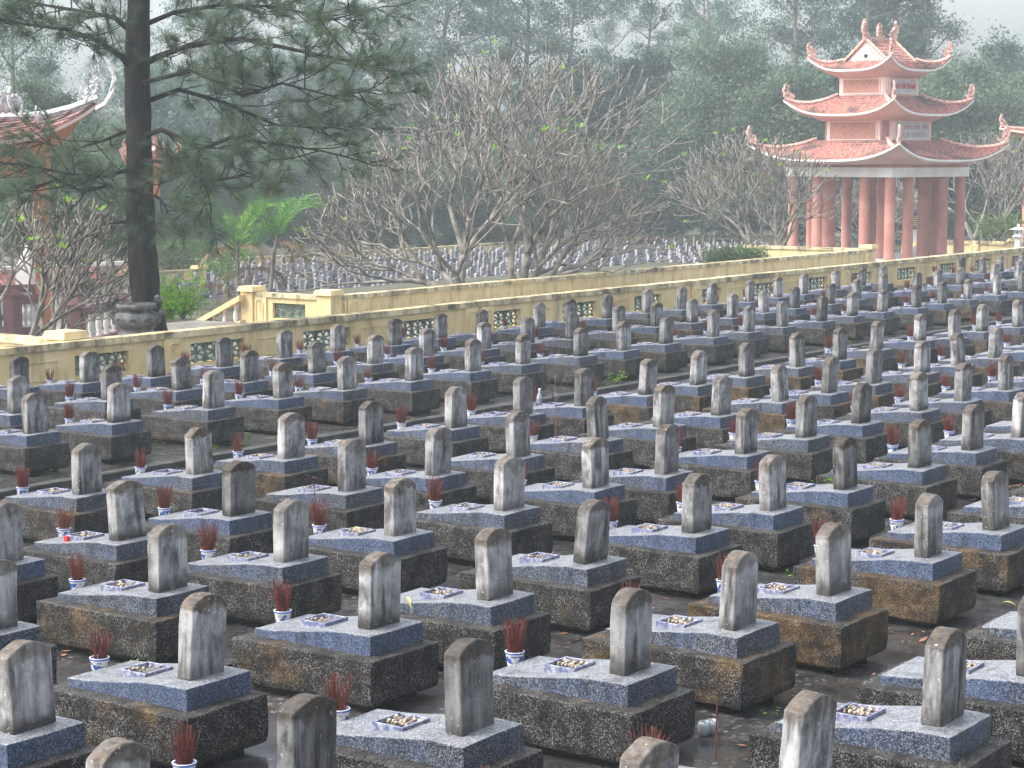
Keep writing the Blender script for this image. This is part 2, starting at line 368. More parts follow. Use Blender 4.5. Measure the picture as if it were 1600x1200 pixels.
# ------------------------------------------------------------------ graves
# measured foot corner of each headstone back (x, y), its top (y) and how ochre its plinth is (-1: unmarked)
GR = [(45,678,614.5,-1), (19,647,588,-1), (21,607,562,-1), (132,598,549.5,-1), (165,626,571,-1), (176,661,599,-1), 
      (237.5,589.5,539.5,-1), (277.5,610,559,-1), (325,639,579,-1), (344.5,574,527,-1), (382.5,597,548,-1), 
      (301,742.5,669.5,0.35), (122.5,774,695,0.6), (186,846,753,-1), (361,808,722.5,-1), (-8,884,791,-1), 
      (246,927.5,822,0.45), (295,1065,931,0.4), (-27,991,881,-1), (19,1149.5,1009,-1), (155,1335,1186,-1), 
      (458,1258,1094.5,-1), (720,1152,1005,-1), (579,985,867,0.25), (441,880,785,-1), (540,769,688,-1), 
      (676,744,669,-1), (615,839,750,-1), (787.5,799,715.5,-1), (762.5,940,829,0.3), (439,560,516,-1), 
      (489,584,534,-1), (522,549.5,508,-1), (435,622.5,567,-1), (536,609.5,557,0.4), (581,569,525,-1), 
      (612.5,540,498,-1), (641,595.5,543,-1), (662,557,516,-1), (684,529,490,-1), (734,581,530,-1), (752.5,546,508,-1), 
      (749,522,484,-1), (446,717.5,646,0.5), (572.5,695.5,627.5,0.5), (706,669.5,605,-1), (812,649.5,589.5,-1), 
      (839,512,473,-1), (821,537,497,-1), (812.5,569.5,522.5,-1), (887,503,467.5,-1), (890,530,489,-1), 
      (904,557,512.5,-1), (945.5,498,460,-1), (964,519,477.5,0.5), (971,548,502.5,-1), (1009.5,489,452,-1), 
      (1023,510.5,472.5,0.6), (1037.5,537.5,495.5,0.4), (1062,484,448,-1), (1079.5,504.5,467,0.6), (1112,527,484,-1), 
      (1110,476,442,-1), (1142.5,497,459,-1), (1167,519,478,-1), (1169.5,472,438,-1), (1192,489,454,-1), 
      (908,635,575.5,-1), (1007.5,617.5,561,1), (1087.5,602,548,0.9), (1164,589,536,0.85), (930,689.5,620,-1), 
      (1032.5,668,602,0.3), (1122.5,649.5,588,0.2), (803,716,644,-1), (1161,710,639,0.1), (924,764,688,-1), 
      (1036,742,664.5,0.4), (914,882.5,783,-1), (1082.5,834,742,-1), (975,1058,923,0.1), (1146,986,864,0.55), 
      (995,1340,1185,-1), (1247,1255,1089,-1), (1469,1137.5,987,-1), (1615,1060,950,-1), (1299,932.5,820.5,1), 
      (1203,799.5,713,-1), (1317.5,766,684.5,-1), (1435,732,658,-1), (1517.5,704.5,633,-1), (1447.5,873,774,0.9), 
      (1555,830,739,0.6), (1594,684,614,-1), (1256,684.5,618,-1), (1342.5,662.5,601,0.4), (1434,642.5,585,-1), 
      (1502.5,627.5,567.5,0.5), (1570.5,610,554.5,0.6), (1216,628,572,0.95), (1293,615,558,0.95), (1363,600,545,0.9), 
      (1439,584,534,0.5), (1496,572,520.5,0.3), (1554,559.5,513,0.5), (1244.5,574,520.5,0.9), (1310,563,512.5,0.9), 
      (1368,547,504,0.8), (1436,533,492.5,-1), (1490,529,484,-1), (1534,518,475.5,-1), (1590,511,469,-1), 
      (1221,511,471,-1), (1282,502.5,462.5,0.2), (1330.5,494,456,0.4), (1377.5,487.5,452.5,0.5), (1431,481,445.5,-1), 
      (1471,474.5,440,-1), (1511,468,436,0.5), (1557,461,431,-1), (1596,456,425,-1), (1240,482,448,-1), 
      (1296,475,443,-1), (1338,468,438,-1), (1378,457,432,-1), (1432,455,426,0.6), (1465,451,422.5,0.7), 
      (1500,445.5,419,0.9), (1214.5,465,433,-1), (1254,460,428,-1), (1305,452.5,423,-1), (1345.5,447,418,-1), 
      (1380,443,416,-1), (1502,427,405,-1), (1535,427,403,-1), (1563,425,404,-1), (1596,424,401,-1)]
OX, OY = 0.14, 0.40                 # grave origin, measured from the headstone's foot corner
BZ = 0.50                           # height of the slab's head end

def base_mesh(seed):
    mb = MB(); x0, x1, y0, y1 = -.275-OX, .455-OX, -.235-OY, 1.02-OY
    rings = []
    for ins, z in ((.04, .045), (.008, .062), (.001, .10), (0, .365)):
        rings.append([(x0+ins, y0+ins, z), (x1-ins, y0+ins, z), (x1-ins, y1-ins, z), (x0+ins, y1-ins, z)])
    vs = [p for r in rings for p in r]; fs = [(3, 2, 1, 0), (12, 13, 14, 15)]
    for i in range(3):
        for k in range(4): fs.append((i*4+k, i*4+(k+1) % 4, i*4+4+(k+1) % 4, i*4+4+k))
    mb.add(vs, fs); o = mb.build('plinth', M['base'])
    bevel(o, .010, 2, .010, seed, 3); return o
def slab_mesh(seed):
    mb = MB(); x0, x1 = -.145-OX, .42-OX; ys = [-.12, .1, .24, .30, .36, .42, .48, .54, .60, .66, .75, .92]
    def zt(y):
        t = min(max((y - .12) / .68, 0), 1); t = .75*t + .25*t*t*(3-2*t)
        return BZ - .082 * t - .006 * max(0, y-.7)
    vs = []; n = len(ys)
    for y in ys:
        vs += [(x0, y-OY, .358), (x1, y-OY, .358), (x1, y-OY, zt(y)), (x0, y-OY, zt(y))]
    fs = [(0, 1, 2, 3), tuple(4*(n-1)+k for k in (3, 2, 1, 0))]
    for i in range(n-1):
        for k in range(4): fs.append((4*i+k, 4*i+4+k, 4*i+4+(k+1) % 4, 4*i+(k+1) % 4))
    mb.add(vs, fs); o = mb.build('slab', M['slab']); bevel(o, .007, 2, .005, seed, 1); return o
def head_mesh(seed):
    rnd = random.Random(seed); mb = MB(); w, h, t = .312, .53, .115
    sh = rnd.uniform(.448, .472); out = [(0, 0), (w, 0)]; n = 10
    for i in range(n + 1):
        a = i / n; x = w * (1 - a)
        out.append((x, sh + (h - sh) * (1 - abs(2*a-1)**2.0)))
    m = len(out); tp = rnd.uniform(-.006, .008)
    vs = [(x - tp*z*(1 if x > .16 else -1), 0, z) for x, z in out] + [(x - tp*z*(1 if x > .16 else -1), t, z) for x, z in out]
    fs = [tuple(range(m)), tuple(range(2*m-1, m-1, -1))] + [(i, i+m, (i+1) % m + m, (i+1) % m) for i in range(m)]
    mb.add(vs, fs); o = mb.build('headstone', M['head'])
    o.data.transform(Matrix.Translation((-w/2, -t/2, 0)))
    bevel(o, .010, 2, .007, seed, 3)
    o.data.polygons.foreach_set('use_smooth', [True]*len(o.data.polygons)); return o
def tray_mesh():
    mb = MB().use(M['tray']); a, b = .125, .112; w = .017; z0, z1 = .40, .489
    cx, cy = .125-OX, .51-OY
    mb.box(cx-a, cx+a, cy-b, cy-b+w, z0, z1); mb.box(cx-a, cx+a, cy+b-w, cy+b, z0, z1)
    mb.box(cx-a, cx-a+w, cy-b+w, cy+b-w, z0, z1-.001); mb.box(cx+a-w, cx+a, cy-b+w, cy+b-w, z0, z1-.001)
    mb.use(M['soil']).box(cx-a+w, cx+a-w, cy-b+w, cy+b-w, z0, z1-.03)
    o = mb.build('offering_tray'); bevel(o, .002, 1, .0015, 3); return o
def pebble_mesh(seed, n):
    rnd = random.Random(seed); mb = MB()
    for i in range(n):
        mb.blob((.125-OX+max(-.09, min(.09, rnd.gauss(0, .05))), .51-OY+max(-.08, min(.08, rnd.gauss(0, .042))), .466+rnd.uniform(0, .022)), rnd.uniform(.008, .017), seed+i, (1, rnd.uniform(.6, 1), .8))
    o = mb.build('pebbles', M['pebble'], smooth=True); o['kind'] = 'stuff'; return o

bases = [base_mesh(i) for i in range(3)]; slabs = [slab_mesh(i) for i in range(3)]
heads = [head_mesh(i) for i in range(7)]; tray = tray_mesh()
pebs = [pebble_mesh(1, 45), pebble_mesh(2, 24), pebble_mesh(3, 60), pebble_mesh(4, 9)]
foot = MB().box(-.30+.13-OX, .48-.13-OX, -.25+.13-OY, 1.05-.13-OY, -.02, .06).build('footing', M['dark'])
protos = bases + slabs + heads + [tray] + pebs + [foot]
for o in protos: C.objects.unlink(o)
def part(proto, name, parent, loc=(0, 0, 0), rz=0.0, scale=None):
    o = proto.copy(); o.name = name; C.objects.link(o); o.parent = parent; o.location = loc; o.rotation_euler = (0, 0, rz)
    if scale: o.scale = scale
    return o

def pot_mesh():
    mb = MB(); prof = [(.0, 0), (.043, 0), (.046, .008), (.054, .045), (.059, .085), (.066, .098), (.066, .108), (.057, .108), (.054, .09), (.0, .088)]
    return mb.lathe(prof, 18).build('pot', M['pot'], smooth=True)
def sticks_mesh(seed, n, spread, hh):
    rnd = random.Random(seed); mb = MB()
    for i in range(n):
        a = rnd.uniform(0, 6.283); r = .042 * math.sqrt(rnd.random()); lean = spread * rnd.gauss(.0, 1); la = rnd.uniform(0, 6.28)
        L = rnd.uniform(.3, 1.0)**.7 * hh; p = Vector((r*math.cos(a), r*math.sin(a), .085))
        d = Vector((math.cos(a)*r*6*spread/.2 + lean*math.cos(la)*.5, math.sin(a)*r*6*spread/.2 + lean*math.sin(la)*.5, 1)).normalized()
        q = p + d * L
        mb.tube([p, q], [.0026, .0021], 3, False)
    for i in range(2):
        la = rnd.uniform(0, 6.28); d = Vector((math.cos(la)*.8, math.sin(la)*.8, 1)).normalized()
        mb.tube([(0, 0, .09), Vector((0, 0, .09)) + d*.24], [.0022, .0016], 3, False)
    return mb.build('incense_sticks', M['stick'])
potp = pot_mesh(); ashp = MB().lathe([(0, .093), (.055, .091)], 14).build('pot_sand', M['ash'])
stk = [sticks_mesh(i, (70, 95, 60, 110)[i], (.16, .2, .24, .14)[i], (.24, .27, .22, .25)[i]) for i in range(4)]
for o in [potp, ashp] + stk: C.objects.unlink(o)

def sc_of(y): return 1.094 - .0075 * y
graves = []                         # x, y of the headstone corner, scale, headstone factor, ochre
for px, py, top, oc in GR:
    s = 1.0
    for _ in range(3):
        p = onz(px, py, BZ * s); s = sc_of(p.y)
    # height of the stone from its measured top edge
    r = ray(px, top); D = topx(p)[2]; q = at(px, top, D)
    k = (q.z - BZ*s) / (.53*s); k = min(max(k, .92), 1.10)
    graves.append([p.x, p.y, s, k, oc])
# graves continuing the rows past the right and left edges of the picture
for yrow, x0, x1, st in ((4.63, 13.75, 18.5, 1.5), (6.79, 18.4, 24, 1.5), (8.88, 24.1, 30, 1.5), (10.85, 28.7, 35, 1.5), (12.75, 32.7, 40, 1.5), (14.75, 38.6, 46, 1.5),
                         (18.4, 48.2, 56, 1.46), (20.45, 50.2, 60, 1.46), (22.3, 56.6, 66, 1.46), (20.2, 15.7, 15.8, 1.5), (12.8, 9.3, 9.4, 1.5), (14.77, 11.8, 11.9, 1.5), (18.45, 14.6, 14.7, 1.5)):
    x = x0
    while x <= x1:
        graves.append([x, yrow + random.uniform(-.06, .06), sc_of(yrow), 1.0, -1]); x += st + random.uniform(-.05, .05)

def row_of(y):
    edges = (5.7, 7.8, 9.9, 11.8, 13.7, 16.5, 19.4, 21.3); return sum(y > e for e in edges)
ROWN = ('first', 'second', 'third', 'fourth', 'fifth', 'sixth', 'seventh', 'eighth', 'ninth')
vis = {}
for i, gv in enumerate(graves):
    x, y, d = topx((gv[0]+.15, gv[1]+.2, .6)); gv.append(x)
for r in range(9):
    ids = sorted([i for i, gv in enumerate(graves) if row_of(gv[1]) == r], key=lambda i: graves[i][5])
    for k, i in enumerate(ids): vis[i] = (r, k + 1)
def nth(n): return '%d%s' % (n, 'th' if 10 < n % 100 < 14 else {1: 'st', 2: 'nd', 3: 'rd'}.get(n % 10, 'th'))
rnd = random.Random(11)
for i, (gx, gy, s, k, oc, px) in enumerate(graves):
    r, o_ = vis[i]; rz = R(rnd.uniform(-1.3, 1.3))
    if oc < 0: oc = rnd.choice((0, 0, 0, .05, .1, .2)) if px < 900 else rnd.choice((0, 0, .1, .2, .35))
    root = empty('grave', (gx + OX*s, gy + OY*s, 0), rz); root.scale = (s, s, s)
    f = part(foot, 'footing', root)
    b = part(rnd.choice(bases), 'plinth', root); b['ochre'] = float(oc)
    sl = part(rnd.choice(slabs), 'slab', root); blue = rnd.uniform(0, 1); sl['blue'] = blue
    h = part(rnd.choice(heads), 'headstone', root, (.163-OX, .058-OY, BZ-.004), R(rnd.uniform(-2, 2)), (rnd.uniform(.95, 1.06), 1, k))
    h.rotation_euler = (R(rnd.gauss(0, 1.5)), R(rnd.gauss(0, 1.3)), R(rnd.uniform(-3, 3)))
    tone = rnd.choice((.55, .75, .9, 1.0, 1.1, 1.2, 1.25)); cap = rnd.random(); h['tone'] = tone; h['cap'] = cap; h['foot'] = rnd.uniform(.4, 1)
    t = part(tray, 'offering_tray', root, (rnd.uniform(-.02, .02), rnd.uniform(-.03, .03), 0)); 
    if rnd.random() < .85: part(rnd.choice(pebs), 'pebbles', t)
    look = ('ochre-stained' if oc >= .5 else 'rust-patched' if oc >= .25 else 'blackened')
    hl = 'dark headstone' if tone < .85 else 'moss-capped headstone' if cap > .55 else 'pale headstone'
    tag(root, '%s grave with %s, %s from left, %s row from the bottom' % (look, hl, nth(o_), ROWN[r]), 'grave', 'graves in the near block')
    if rnd.random() < .86 and not (px < -20 or px > 1640):
        pr = empty('incense_pot', (0, 0, 0)); yy = .985 if rnd.random() < .8 else 1.0
        off = Matrix.Rotation(rz, 2) @ Vector((.17 + rnd.uniform(-.05, .12) - OX, yy - OY)) * s
        pr.location = (gx + OX*s + off.x, gy + OY*s + off.y, .362*s); pr.rotation_euler = (0, 0, rnd.uniform(0, 6)); pr.scale = (s,)*3
        part(potp, 'pot', pr); part(ashp, 'pot_sand', pr); part(rnd.choice(stk), 'incense_sticks', pr)
        tag(pr, 'blue-white pot of red incense at the foot of the %s-from-left grave, %s row' % (nth(o_), ROWN[r]), 'incense pot', 'incense pots in the near block')

# ------------------------------------------------------------------ litter and weeds on the paving
rnd = random.Random(5); mb = MB()
def leaf_at(mb, x, y, z, L, W, rnd):
    a = rnd.uniform(0, 6.28); c, s_ = math.cos(a), math.sin(a); up = rnd.uniform(.0, .35) * L
    mb.add([(x - c*L/2, y - s_*L/2, z), (x - s_*W/2, y + c*W/2, z + up*.6), (x + c*L/2, y + s_*L/2, z + up), (x + s_*W/2, y - c*W/2, z + up*.3)], [(0, 1, 2, 3)])
for i in range(6500):
    y = 3 + 20 * rnd.random() ** 1.3; x = y * .2 + 4 + rnd.random() * (12 + y*1.6)
    if mnoise.noise(Vector((x*.8, y*.8, 0))) < -.05: continue
    leaf_at(mb, x, y, .008, rnd.uniform(.03, .12), rnd.uniform(.012, .035), rnd)
tag(mb.build('fallen_leaves', M['litter']), 'scattered reddish dead leaves on the wet paving', 'leaf litter', kind='stuff')
mb = MB()
for i in range(420):
    gx, gy, s, k, oc, px = graves[rnd.randrange(len(graves))]
    x = gx + rnd.uniform(-.45, .75); y = gy + rnd.choice((-.38, rnd.uniform(-.3, 1.2), 1.15))
    if -.2 < x-gx < .4 and -.2 < y-gy < 1: continue
    for j in range(rnd.randrange(5, 16)):
        h = rnd.uniform(.01, .09); leaf_at(mb, x + rnd.gauss(0, .05), y + rnd.gauss(0, .05), h, rnd.uniform(.02, .045), rnd.uniform(.012, .03), rnd)
tag(mb.build('small_weeds', M['lime']), 'small bright green weeds sprouting round the plinths', 'weeds', kind='stuff')

# ------------------------------------------------------------------ small things left on and between the graves
p = onz(106, 843, .45); o = MB().box(-.03, .03, -.022, .022, -.03, .02).build('paper_packet', M['redp2'], loc=(p.x, p.y, .462)); bevel(o, .004); tag(o, 'small bright red packet lying on a blue slab, lower left', 'packet')
p = onz(843, 634, 0); bt = empty('drink_bottle', (p.x, p.y, 0)); tag(bt, 'small clear bottle with blue label standing by the path', 'bottle')
MB().lathe([(0, 0), (.045, 0), (.045, .14), (.02, .2), (.018, .24), (0, .24)], 12).build('bottle_body', M['bottle'], bt, smooth=True)
MB().lathe([(.047, .05), (.047, .11)], 12).build('paper_band', M['tray'], bt); MB().lathe([(.021, .235), (.021, .26), (0, .26)], 10).build('cap', M['white'], bt)
for i, (x, y, w) in enumerate(((1100, 1150, 'left'), (1112, 1148, 'right'))):
    p = onz(x, y, 0); o = MB().lathe([(0, 0), (.03, 0), (.042, .03), (.045, .07), (.036, .1), (.033, .1), (.04, .06), (.03, .01)], 12).build('glass_jar', M['bottle'], smooth=True, loc=(p.x, p.y, 0)); tag(o, '%s one of two small glass jars on the paving, bottom right' % w, 'jar')
def leaf_strip(px, py, z, L, dx, label, mat='yleaf', w=.022):
    p = onz(px, py, z); mb = MB(); vs = []; n = 8
    for i in range(n+1):
        t = i/n; c = Vector((dx*L*t*.4, -L*t*.5, -.05*t*t*L/.2 + .03*math.sin(t*3))); k = w*math.sin(math.pi*min(.95, t+.08))
        vs += [c + Vector((k, 0, .004)), c, c + Vector((-k, 0, .004))]
    mb.add(vs, [(3*i+j, 3*i+j+1, 3*i+j+4, 3*i+j+3) for i in range(n) for j in (0, 1)])
    o = mb.build('long_leaf', M[mat], loc=(p.x, p.y, z)); tag(o, label, 'leaf'); return o
leaf_strip(634, 935, .47, .3, -1, 'long yellow-green leaf draped over a slab edge, centre bottom')
leaf_strip(1288, 752, .53, .16, 1, 'green leaf lying across a tray near the right side', 'lime', .05)
leaf_strip(548, 828, .53, .16, 1, 'yellow leaf hanging from a tray in the middle', 'yleaf')
leaf_strip(1560, 945, .02, .22, 2, 'curled yellow leaf on the wet paving at far right', 'yleaf')
def tall_stick(px, py, z, h, label, head=True, lean=(0, 0)):
    p = onz(px, py, z); mb = MB(); q = Vector((lean[0], lean[1], h)); mb.tube([(0, 0, 0), q*.5, q], [.006, .005, .004], 4)
    if head:
        for i in range(6): a = i*1.05; mb.tube([q, q+Vector((.03*math.cos(a), .03*math.sin(a), .012))], [.006, .003], 4)
    o = mb.build('dried_flower_stick', M['stick'], loc=(p.x, p.y, z)); tag(o, label, 'stick')
tall_stick(492, 818, .40, .42, 'tall reddish stick with a dried flower head, left of centre')
tall_stick(1118, 1190, .40, .34, 'thin brown stick standing at the slab corner, bottom centre', False, (.01, 0))
tall_stick(868, 690, .4, .35, 'dry twig above the incense pot beside the path', False, (.08, .05))
tall_stick(1010, 640, .4, .4, 'bent dry twig on a slab in the middle distance', False, (.2, -.1))
# ------------------------------------------------------------------ yellow walls
def arch_relief(mb, x0, x1, z0, z1, y):       # thin raised arch moulding on a face at y
    w = .022; mb.box(x0, x0+w, y-.02, y, z0, z1-.05); mb.box(x1-w, x1, y-.02, y, z0, z1-.05)
    cx = (x0+x1)/2; r = (x1-x0)/2; n = 6
    for i in range(n):
        a, b = math.pi*i/n, math.pi*(i+1)/n
        pts = [(cx+rr*math.cos(t), yy, z1-.05+rr*.5*math.sin(t)) for yy in (y-.02, y) for rr, t in ((r, a), (r, b), (r-w, b), (r-w, a))]
        mb.add(pts, [(0,1,2,3), (0,4,5,1), (2,6,7,3)])
def grille_mesh(parent, x0, x1, z0, z1, y):
    mb = MB(); n = max(2, round((x1-x0)/.44)); w = (x1-x0)/n; cz = (z0+z1)/2; hh = (z1-z0)/2
    for i in range(n):
        cx = x0 + w*(i+.5)
        def ell(a, b, ph, fx=1.0, fz=1.0, ox=0, oz=0):
            return [(cx+ox+w/2*fx*math.cos(ph+t), y, cz+oz+hh*fz*math.sin(ph+t)) for t in [a+(b-a)*j/8 for j in range(9)]]
        mb.tube(ell(0, 6.283, 0, .94, .94), .022, 5, False)
        for sx in (-1, 1):
            for sz in (-1, 1):                # four petals
                p0 = Vector((cx, y, cz)); p1 = Vector((cx+sx*w/2*.92, y, cz+sz*hh*.92)); q = Vector((sx*w*.16, 0, -sz*hh*.18))
                mb.tube([p0, (p0+p1)/2+q, p1], .02, 5, False); mb.tube([p0, (p0+p1)/2-q, p1], .02, 5, False)
        mb.box(cx-w/2-.012, cx-w/2+.012, y-.03, y+.03, z0, z1)
    return mb.build('grille', M['grille'], parent)
def wall_run(name, label, a, b, z0, z1, pil=(), grilles=(), panels=(), th=.2, cop=.12, posts=(), group=None, lean=.05, ledge=True):
    a = Vector((*a, 0)); b = Vector((*b, 0)); L = (b-a).length; ang = math.atan2(b.y-a.y, b.x-a.x)
    root = empty(name, a, ang); tag(root, label, 'wall', group)
    mb = MB(); zt = z1 - cop; gz0, gz1 = z0+.16 if z1-z0 < .9 else zt-.52, zt-.12
    gs = sorted(grilles); x = 0.0
    mb.box(0, L, 0, th, gz1, zt+.01); mb.box(0, L, 0, th, z0-.3, gz0)
    for g0, g1 in gs:
        mb.box(x, g0, 0, th, gz0, gz1); x = g1
    mb.box(x, L, 0, th, gz0, gz1)
    if ledge: mb.box(0, L, -.06, .0, z0-.3, z0+.05)
    for p0, p1 in panels:
        w = .025
        mb.box(p0, p1, -.02, .0, gz1-.05, gz1-.05+w); mb.box(p0, p1, -.02, .0, gz0, gz0+w); mb.box(p0, p0+w, -.02, .0, gz0+w, gz1-.05); mb.box(p1-w, p1, -.02, .0, gz0+w, gz1-.05)
    mb.build('wall_panel', M['yellow'], root)
    c = MB(); seg = max(1, int(L/4)); rr = random.Random(int(L*10))
    for i in range(seg):
        d = rr.uniform(-.004, .004)
        c.frus(L*i/seg, L*(i+1)/seg - .008, -.055+d, th+.055, zt+.012+d, z1+d, 0, .012)
    c.build('coping', M['coping'], root)
    for p in pil:
        m = MB(); m.box(p-.22, p+.22, -.05, -.001, z0-.3, zt+.008); arch_relief(m, p-.13, p+.13, z0+.1, zt-.08, -.051)
        m.build('pilaster', M['yellow'], root)
    for p in posts:
        m = MB(); m.box(p-.2, p+.2, -.1, th+.1, z0-.3, z1+.02); m.frus(p-.27, p+.27, -.17, th+.17, z1+.022, z1+.15, .04); m.build('post', M['yellow'], root)
    for g0, g1 in gs: grille_mesh(root, g0, g1, gz0, gz1, th/2)
    return root
# near wall: pilasters every 8.6 m, three grilles and two mouldings between each pair
W0 = 8.0; pil = []; gr = []; pn = []
for k in range(-2, 9):
    p = 25.0 + 8.56*k - W0
    if p > .5: pil.append(p)
    if k == 1 or k == 2: pil.append(p+.55)
    for c0, c1 in ((.45, 1.8), (3.4, 4.75), (6.35, 7.55)):
        if p+c0 > 0 and p+c1 < 88: gr.append((p+c0, p+c1))
    for c0, c1 in ((2.15, 3.05), (5.05, 6.0)):
        if p+c0 > 0 and p+c1 < 88: pn.append((p+c0, p+c1))
wall_run('yellow_wall', 'long yellow wall with green grilles right behind the near graves', (W0, 25.0), (W0+88, 25.0), 0, .75, [p for p in pil if p < 87], gr, pn)
wall_run('yellow_wall', 'plain yellow wall with thick coping running above and behind the near wall', (38.5, 33.0), (69.3, 33.0), -.52, .27, (.35, .85, 11.0, 20.9, 30.2), (), (), th=.25, posts=(0.1,))
wall_run('yellow_wall', 'short yellow wall with one grille beside the stair railing', (38.48, 35.7), (38.48, 33.3), -.52, .27, (.4,), ((.8, 1.9),), (), th=.22, posts=(0.0,))
wall_run('yellow_wall', 'black-stained yellow wall in front of the tall pink pavilion', (69.35, 38.5), (69.35, 33.3), -.52, .27, (), (), (), th=.25, posts=(5.2,))
wall_run('yellow_wall', 'low wall coping meeting the near wall at the far left', (22.9, 33.0), (22.9, 25.3), -.06, .74, (), (), (), th=.22, posts=(7.55,))
# stair railing going down beside the terrace
root = empty('stair_railing', (38.4, 35.75, 0), R(90)); tag(root, 'sloping yellow stair railing with pale balusters below the corner post', 'railing')
def zr(x): return .2 - .46*x
rb = MB(); mxs = []
rb.add([(x, y, zr(x)+dz) for x in (0, 2.6) for y in (-.02, .24) for dz in (-.14, 0)], [(0,1,3,2), (4,6,7,5), (0,4,5,1), (2,3,7,6), (1,5,7,3), (0,2,6,4)])
rb.build('handrail', M['yellow'], root)
BAL = [(.05, 0), (.05, .04), (.03, .07), (.065, .2), (.05, .32), (.028, .42), (.04, .46), (.05, .5), (.05, .54)]
for i in range(6):
    x = .25 + .38*i; zb = zr(x) - .14 - .52
    MB().lathe([(r, zb+z) for r, z in BAL], 10, (x, .11, 0)).build('baluster', M['palep'], root, smooth=True)
MB().add([(x, y, zr(x)-.64+dz) for x in (0, 2.6) for y in (-.01, .23) for dz in (-.5, 0)], [(0,1,3,2), (4,6,7,5), (0,4,5,1), (2,3,7,6), (1,5,7,3), (0,2,6,4)])
sb = MB(); sb.add([(x, y, zr(x)-.64+dz) for x in (0, 2.6) for y in (-.01, .23) for dz in (-.5, 0)], [(0,1,3,2), (4,6,7,5), (0,4,5,1), (2,3,7,6), (1,5,7,3), (0,2,6,4)])
sb.build('stringer', M['yellow'], root)
# far walls, their coping about 4.65 m below the camera
zt = H - 4.65
far = [onz(x, y, zt) for x, y in ((236, 410), (300, 406), (427, 400), (507, 395), (630, 389), (800, 377.5), (900, 372), (975, 368.5), (1090, 367.5), (1200, 367.5), (1360, 368), (1500, 368))]
seg_lab = ['left end', 'second stretch from left', 'third stretch from left', 'fourth stretch from left', 'fifth stretch from left', 'sixth stretch, behind the big bare tree', 'seventh stretch from left', 'eighth stretch from left', 'ninth stretch, left of the pavilion', 'tenth stretch, behind the right bare tree', 'stretch between the pavilion columns']
for i in range(len(far)-1):
    a, b = far[i], far[i+1]; L = (b-a).length
    wall_run('yellow_wall', 'distant yellow boundary wall of the far block, ' + seg_lab[i], (a.x, a.y), (b.x, b.y), -1.6, zt, [.3 + 3.6*k for k in range(int((L-.3)/3.6)+1)],
             [(.9+3.6*k, 2.9+3.6*k) for k in range(int((L-3)/3.6)+1) if 2.9+3.6*k < L], (), cop=.14, ledge=False, group='stretches of the far boundary wall')
a, b = onz(225, 425.5, zt), onz(314, 420.5, zt)
wall_run('yellow_wall', 'yellow wall with end post just right of the pine trunk', (a.x, a.y), (b.x, b.y), -1.6, zt, (.6, 1.6, 2.2), (), (), posts=((b-a).length,), ledge=False)
a, b = at(1165, 384, 95), at(1243, 383, 92)
wall_run('yellow_wall', 'small yellow wall behind the bare tree left of the pavilion', (a.x, a.y), (b.x, b.y), -1.6, a.z, (), (), (), cop=.1, ledge=False)
a, b = at(1438, 374.5, 96), at(1640, 371.5, 93)
w = wall_run('yellow_wall', 'yellow wall with dark coping right of and behind the pavilion', (a.x, a.y), (b.x, b.y), -1.6, a.z, (2.6,), (), (), cop=.16, posts=((at(1585,372,94)-a).length,), ledge=False)
r0, r1 = at(1418, 389, 94), at(1440, 375, 96); rl = MB()
rl.tube([r0, r1], .14, 4); rl.tube([r1, r1 - Vector((0, 0, 1.2))], .2, 4)
tag(rl.build('stair_rail', M['yellow']), 'short sloping yellow rail between the right pavilion columns', 'railing')

# ------------------------------------------------------------------ roofs
def ornament(mb, base, out, sc, seed=0, lacy=False):
    """curling crest: a lumpy openwork scroll that rises and bends back"""
    rr = random.Random(seed); base = Vector(base); out = Vector((out[0], out[1], 0)).normalized(); up = Vector((0, 0, 1)); side = out.cross(up)
    path = []
    for i in range(9):
        t = i / 8; path.append(base + out*(.0 + .25*math.sin(t*2.6))*sc + up*(t*1.0)*sc)
    for i, p in enumerate(path):
        if not lacy: mb.blob(p, sc*(.17 - .009*i), seed+i, (1, 1, 1), .7)
    for i in range(0 if lacy else 12):
        t = rr.random(); k = rr.random(); mb.blob(path[int(t*7)] - out*(.02+.42*k*(1-t*.6))*sc + up*rr.uniform(-.05, .2)*sc, sc*rr.uniform(.05, .12), seed+40+i, (1, 1, 1.2), .8)
    mb.tube(path, [sc*(.10-.006*i) for i in range(9)], 6)
    for i in range(17 if lacy else 11):
        t = rr.random(); p = base - out*(.05+.45*(1-t))*sc*rr.random() + up*(.1+.75*t*rr.random())*sc
        a = rr.uniform(0, 6.28); q = [p + (out*math.cos(a+u*2.2) + up*math.sin(a+u*2.2))*sc*.16*(1-u*.35) for u in (0, .35, .7, 1, 1.4)]
        mb.tube(q, [sc*.05, sc*.055, sc*.05, sc*.04, sc*.02], 5)
def roof_geo(rx, ry, tx, ty, ze, rise, zt, rows=9, p=1.35, n=18):
    """one curved hip roof as tile rows; returns (tiles, fascia, eave function)"""
    def P(side, s, t):
        ex, ey, ux, uy = (rx, ry, tx, ty) if side % 2 == 0 else (ry, rx, ty, tx)
        fl = 1 + .02*abs(s)**6
        x = s*(ex*fl*(1-t) + ux*t); y = -(ey*fl*(1-t) + uy*t)
        z = ze + rise*abs(s)**3.3*(1-t)**2.2 + (zt-ze)*t**p
        a = side*math.pi/2; return Vector((x*math.cos(a)-y*math.sin(a), x*math.sin(a)+y*math.cos(a), z))
    return P
